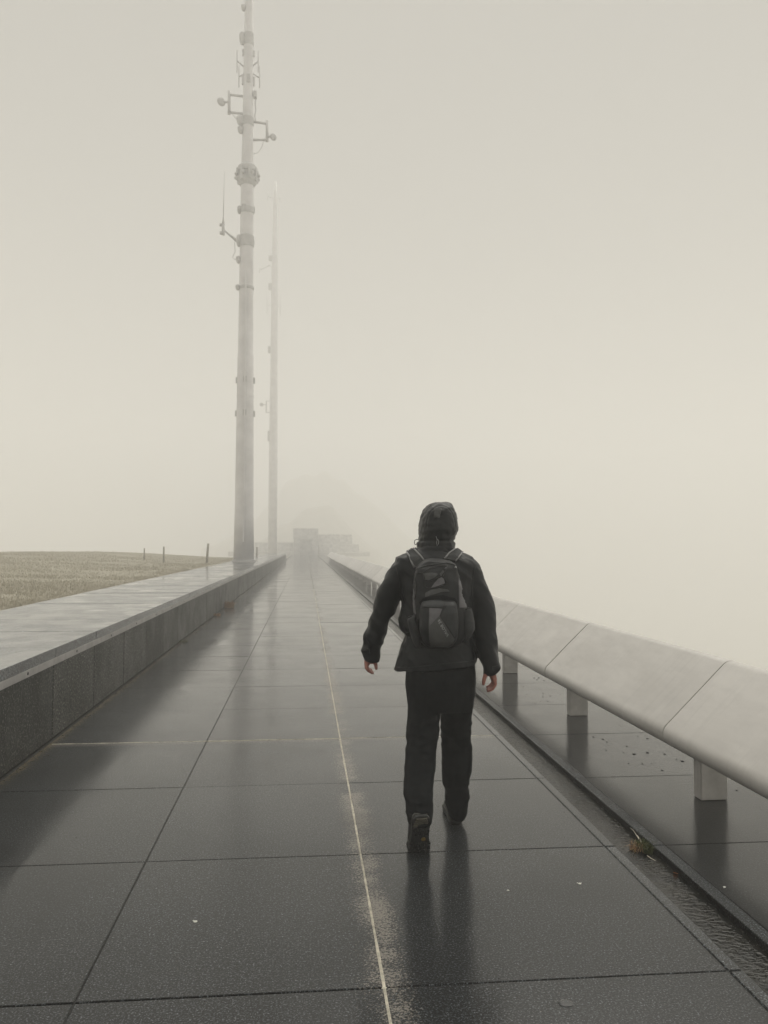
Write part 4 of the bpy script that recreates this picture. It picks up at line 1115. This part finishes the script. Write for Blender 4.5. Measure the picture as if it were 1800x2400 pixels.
    bm = bmesh.new(); bmesh.ops.create_cone(bm, cap_ends=True, segments=8, radius1=0.011, radius2=0.009, depth=0.004, matrix=place @ Matrix.Translation((0.014, -0.072, 0.0055)))
    link('sole_badge', mesh_of(bm, 'sole_badge'), M['badge'], so)
    if not bend:
        pass
    return b
# left foot pushes off: ball on the ground, heel raised
ball = onz(983, 1999, 0.0)
th = math.radians(64)
ml = Matrix.Translation((ball.x, 4.262, 0.010)) @ Matrix.Rotation(math.radians(-2), 4, 'Y') @ Matrix.Rotation(math.radians(3), 4, 'Z') @ Matrix.Rotation(-th, 4, 'X') @ Matrix.Diagonal((1.2, 1.08, 1.1, 1))
boot('boot', ml, th*0.95)['label'] = 'left boot on its toes, treaded sole showing'
heel = onz(1069, 1935, 0.0)
mr = Matrix.Translation((heel.x, heel.y, 0.0005)) @ Matrix.Rotation(math.radians(-4), 4, 'Z') @ Matrix.Diagonal((1.05, 1.05, 1.05, 1)) @ Matrix.Translation((0, 0.212, 0))
boot('boot', mr, 0)['label'] = 'right boot flat on the wet paving, heel towards the viewer'

# ------------------------------------------------------------------ backpack
pk = empty('backpack', w1(850, 1250, 4.25)); tag(pk, 'black and grey hiking backpack with bungee cords worn by the walker', 'backpack')
def pkpart(name, me, mat, parent=None):
    o = link(name, me, mat, parent or pk)
    if parent is None: o.location = -pk.location
    return o
bm = bmesh.new()
BK = [(612, 800, 985, 4.315, 0.03), (625, 735, 1000, 4.30, 0.05), (650, 685, 1010, 4.295, 0.062), (690, 655, 1018, 4.285, 0.072), (740, 642, 1026, 4.28, 0.08), (800, 636, 1040, 4.275, 0.085), (900, 633, 1066, 4.27, 0.092), (1000, 636, 1092, 4.265, 0.098),
      (1060, 640, 1106, 4.262, 0.10), (1150, 646, 1108, 4.26, 0.10), (1230, 655, 1100, 4.262, 0.10), (1300, 680, 1080, 4.265, 0.095), (1350, 715, 1045, 4.27, 0.085), (1385, 760, 990, 4.28, 0.06)]
add_loft(bm, [ring(z1, v, a, b, Y, d, -22 if v < 640 else 0, 32, 3.2) for v, a, b, Y, d in BK])
pb = remeshed(mesh_of(bm, 'main_compartment'), 0.006, 5, 0.5)
def pfold(co, no):
    z = co[:, 2]
    up_ = np.clip((z-1.28)/0.06, 0, 1)
    ridge = 1-np.abs(nz(co, 10, 10, 14, 3.3))*2.3
    return (0.003+0.004*up_)*nz(co, 9, 9, 11, 1.2) + (0.0015+0.004*up_)*(ridge-0.5) + (0.001+0.0025*up_)*nz(co, 26, 26, 30, 2.2)
displace(pb, pfold)
pack = pkpart('main_compartment', pb, M['packdark'])
bm = bmesh.new()
FP = [(962, 745, 985, 4.195, 0.03), (980, 715, 1005, 4.185, 0.045), (1010, 704, 1018, 4.175, 0.058), (1080, 696, 1027, 4.165, 0.068), (1150, 691, 1030, 4.16, 0.072), (1220, 692, 1029, 4.16, 0.072), (1280, 702, 1024, 4.165, 0.070), (1325, 720, 1010, 4.17, 0.065), (1360, 745, 985, 4.18, 0.055), (1388, 785, 945, 4.195, 0.035)]
add_loft(bm, [ring(z1, v, a, b, Y, d, 0, 28, 2.9) for v, a, b, Y, d in FP])
fp = remeshed(mesh_of(bm, 'front_pocket'), 0.005, 4, 0.5)
displace(fp, lambda co, no: 0.0025*nz(co, 12, 12, 12, 8.0)+0.0012*nz(co, 30, 30, 34, 3.0))
pkpart('front_pocket', fp, M['packdark'])
FB, PB = bvh_of(fp), bvh_of(pb)
pkpart('panel', patch(FB, [(778, 1037), (893, 1043), (868, 1108), (1000, 1312), (985, 1345), (935, 1378), (790, 1380), (776, 1300), (772, 1180)], z1, 0.0005, 0.002), M['packgrey'])['label'] = 'charcoal kite-shaped panel carrying the lettering'
pkpart('panel', patch(FB, [(779, 1039), (888, 1045), (866, 1106), (830, 1140), (800, 1175), (780, 1190)], z1, 0.0025, 0.002), M['packlight'])['label'] = 'lighter grey fold of the kite panel'
pkpart('pocket_flap', patch(FB, [(716, 1028), (726, 992), (760, 980), (870, 976), (902, 990), (903, 1015), (888, 1038), (780, 1033)], z1, 0.003, 0.003), M['packmesh'])
pkpart('panel', patch(FB, [(903, 1060), (940, 1010), (1000, 1040), (1018, 1120), (1020, 1240), (1000, 1290), (880, 1110)], z1, 0.0005, 0.0015), M['packmesh'])['label'] = 'dark brushed panel right of the lettering'
# grey side panels, crumpled patches under the bungee
pkpart('side_panel', patch(PB, [(1033, 770), (1048, 800), (1100, 1010), (1104, 1030), (1042, 1034), (1036, 900)], z1, 0.001, 0.0025), M['packlight'])
pkpart('side_panel', patch(PB, [(640, 860), (652, 900), (652, 1000), (662, 1090), (645, 1092), (637, 1000)], z1, 0.001, 0.0025), M['packlight'])
pkpart('panel', patch(PB, [(723, 732), (800, 726), (855, 738), (830, 765), (772, 792), (730, 785)], z1, 0.001, 0.003), M['packgrey'])
pkpart('panel', patch(PB, [(787, 866), (820, 820), (858, 775), (885, 766), (905, 780), (915, 812), (900, 838), (845, 852)], z1, 0.001, 0.003), M['packlight'])
pkpart('panel', patch(PB, [(868, 738), (895, 705), (915, 718), (905, 752), (882, 762)], z1, 0.001, 0.003), M['packgrey'])
pkpart('panel', patch(PB, [(745, 905), (790, 880), (870, 862), (940, 872), (955, 890), (880, 895), (800, 920), (740, 940)], z1, 0.001, 0.004), M['packgrey'])
pkpart('panel', patch(PB, [(905, 690), (940, 668), (932, 694)], z1, 0.001, 0.003), M['packlight'])
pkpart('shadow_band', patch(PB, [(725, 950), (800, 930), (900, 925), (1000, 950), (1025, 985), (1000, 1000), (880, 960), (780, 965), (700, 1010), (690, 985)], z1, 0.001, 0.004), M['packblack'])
for pts in ([(668, 735), (722, 728), (780, 690), (860, 668), (935, 668)], [(722, 730), (735, 770), (745, 805), (800, 800), (850, 770), (890, 755), (925, 790), (935, 818)], [(745, 805), (738, 850), (770, 866), (830, 855), (900, 828), (935, 818)], [(890, 755), (925, 700), (935, 668)], [(650, 790), (665, 830), (668, 900), (655, 960)]):
    pkpart('bungee_cord', seam_cord(PB, pts, z1, 0.0028, 0.005, name='bungee_cord'), M['cord'])
pkpart('lid_seam', seam_cord(PB, [(650, 715), (675, 690), (740, 668), (830, 650), (930, 640), (995, 655), (1010, 690)], z1, 0.003, 0.002, name='lid_seam'), M['packmesh'])
bm = bmesh.new(); bm_ball(bm, onto(PB, *z1(1006, 680), 0.004)[0], 0.006, 0.004, 0.005, 8, 6); pkpart('zip_pull', mesh_of(bm, 'zip_pull', True), M['print'])
# side pockets
def lump(name, rows, vox, mat, amp=0.003):
    bm = bmesh.new(); add_loft(bm, [ring(z1, v, a, b, Y, d, t, 20, 2.4) for v, a, b, Y, d, t in rows])
    me = remeshed(mesh_of(bm, name), vox, 3, 0.5); displace(me, lambda co, no: amp*nz(co, 22, 22, 18, 4.4)+amp*0.5*(1-2.2*np.abs(nz(co, 20, 20, 8, 1.0))))
    return me
rp = lump('side_pocket', [(1040, 1042, 1140, 4.25, 0.06, 10), (1090, 1045, 1160, 4.245, 0.065, 0), (1150, 1048, 1172, 4.24, 0.068, 0), (1220, 1050, 1168, 4.24, 0.066, 0), (1280, 1058, 1140, 4.25, 0.06, 0), (1325, 1066, 1100, 4.26, 0.04, 0)], 0.005, None)
sp_ = pkpart('side_pocket', rp, M['packmesh'])
lp = lump('side_pocket', [(1115, 582, 655, 4.26, 0.055, 30), (1160, 588, 668, 4.255, 0.06, 0), (1220, 600, 680, 4.255, 0.06, 0), (1290, 616, 700, 4.26, 0.058, 0), (1350, 640, 705, 4.27, 0.05, 0), (1385, 660, 700, 4.28, 0.035, 0)], 0.005, None)
pkpart('side_pocket', lp, M['packmesh'])
RB, LB = bvh_of(rp), bvh_of(lp)
pkpart('pocket_hem', seam_cord(RB, [(1046, 1050), (1090, 1056), (1138, 1042)], z1, 0.007, 0.0, name='pocket_hem'), M['packblack'])
pkpart('pocket_hem', seam_cord(LB, [(584, 1135), (615, 1118), (652, 1102)], z1, 0.007, 0.0, name='pocket_hem'), M['packblack'])
for pts in ([(650, 1080), (668, 1120), (660, 1180), (676, 1240), (664, 1300)], [(684, 1130), (670, 1190), (684, 1260), (676, 1330)]):
    pkpart('compression_cord', tube_mesh('compression_cord', [onto(PB, *z1(*q), 0.006, 4.2)[0] for q in pts], 0.003, 6), M['cord'])
# shoulder straps with grey piping
for poly, pips, nm in (([(566, 528), (600, 512), (640, 505), (668, 520), (700, 578), (742, 632), (700, 668), (652, 690), (625, 640), (600, 590)], ([(568, 530), (600, 590), (625, 640), (648, 686)], [(642, 508), (668, 545), (700, 590), (738, 632)]), 'l'),
                       ([(990, 518), (1020, 525), (1064, 552), (1040, 590), (1005, 632), (960, 622), (906, 608), (940, 570), (968, 540)], ([(990, 520), (950, 562), (908, 608)], [(1064, 556), (1035, 596), (1004, 630)]), 'r')):
    s_ = pkpart('shoulder_strap', patch(JB, poly, z1, 0.004, 0.010, 0.012, 4.45), M['packmesh'])
    for p_ in pips: pkpart('piping', seam_cord(JB, p_, z1, 0.0045, 0.014, 4.45, 'piping'), M['piping'], s_)
# hip belt hugging the waist
pkpart('hip_belt', patch(JB, [(576, 1252), (600, 1248), (690, 1262), (690, 1292), (600, 1278), (580, 1272)], z1, 0.002, 0.006, 0.012, 4.45), M['packblack'])
# lettering printed along the kite panel edge
fc = bpy.data.curves.new('lettering', 'FONT'); fc.body = 'VALOR 26'; fc.size = 1.0; fc.resolution_u = 2
fo = bpy.data.objects.new('tmp', fc); COL.objects.link(fo)
tm = bpy.data.meshes.new_from_object(fo.evaluated_get(bpy.context.evaluated_depsgraph_get())); bpy.data.objects.remove(fo)
bm = bmesh.new(); bm.from_mesh(tm); bmesh.ops.triangulate(bm, faces=bm.faces[:])
wmax = max(v.co.x for v in bm.verts)
A_, B_ = Vector((952, 1278)), Vector((868, 1136)); ax_ = (B_-A_); ln_ = ax_.length; ax_.normalize(); up2 = Vector((ax_.y, -ax_.x))
if up2.x > 0: up2 = -up2
up2 = Vector((ax_.y, -ax_.x)); 
for v in bm.verts:
    p2_ = A_ + ax_*(v.co.x/wmax*ln_) + up2*(v.co.y*ln_/wmax*1.0)
    v.co = onto(FB, *z1(p2_.x, p2_.y), 0.0045)[0]
pkpart('lettering', mesh_of(bm, 'lettering'), M['print'])

# ------------------------------------------------------------------ haze
hz = link('haze', box_mesh('haze', -430, 430, -310, 450, -62, 58), None)
hm_ = bpy.data.materials.new('haze'); hm_.use_nodes = True
ht = hm_.node_tree; ht.nodes.clear()
ho = ht.nodes.new('ShaderNodeOutputMaterial'); pv = ht.nodes.new('ShaderNodeVolumePrincipled')
pv.inputs['Color'].default_value = (0.985, 0.985, 0.98, 1)
pv.inputs['Density'].default_value = HAZE_DENSITY
pv.inputs['Anisotropy'].default_value = 0.1
ht.links.new(pv.outputs[0], ho.inputs['Volume'])
hz.data.materials.append(hm_)
tag(hz, 'pale even fog filling the whole view', 'fog', kind='stuff')
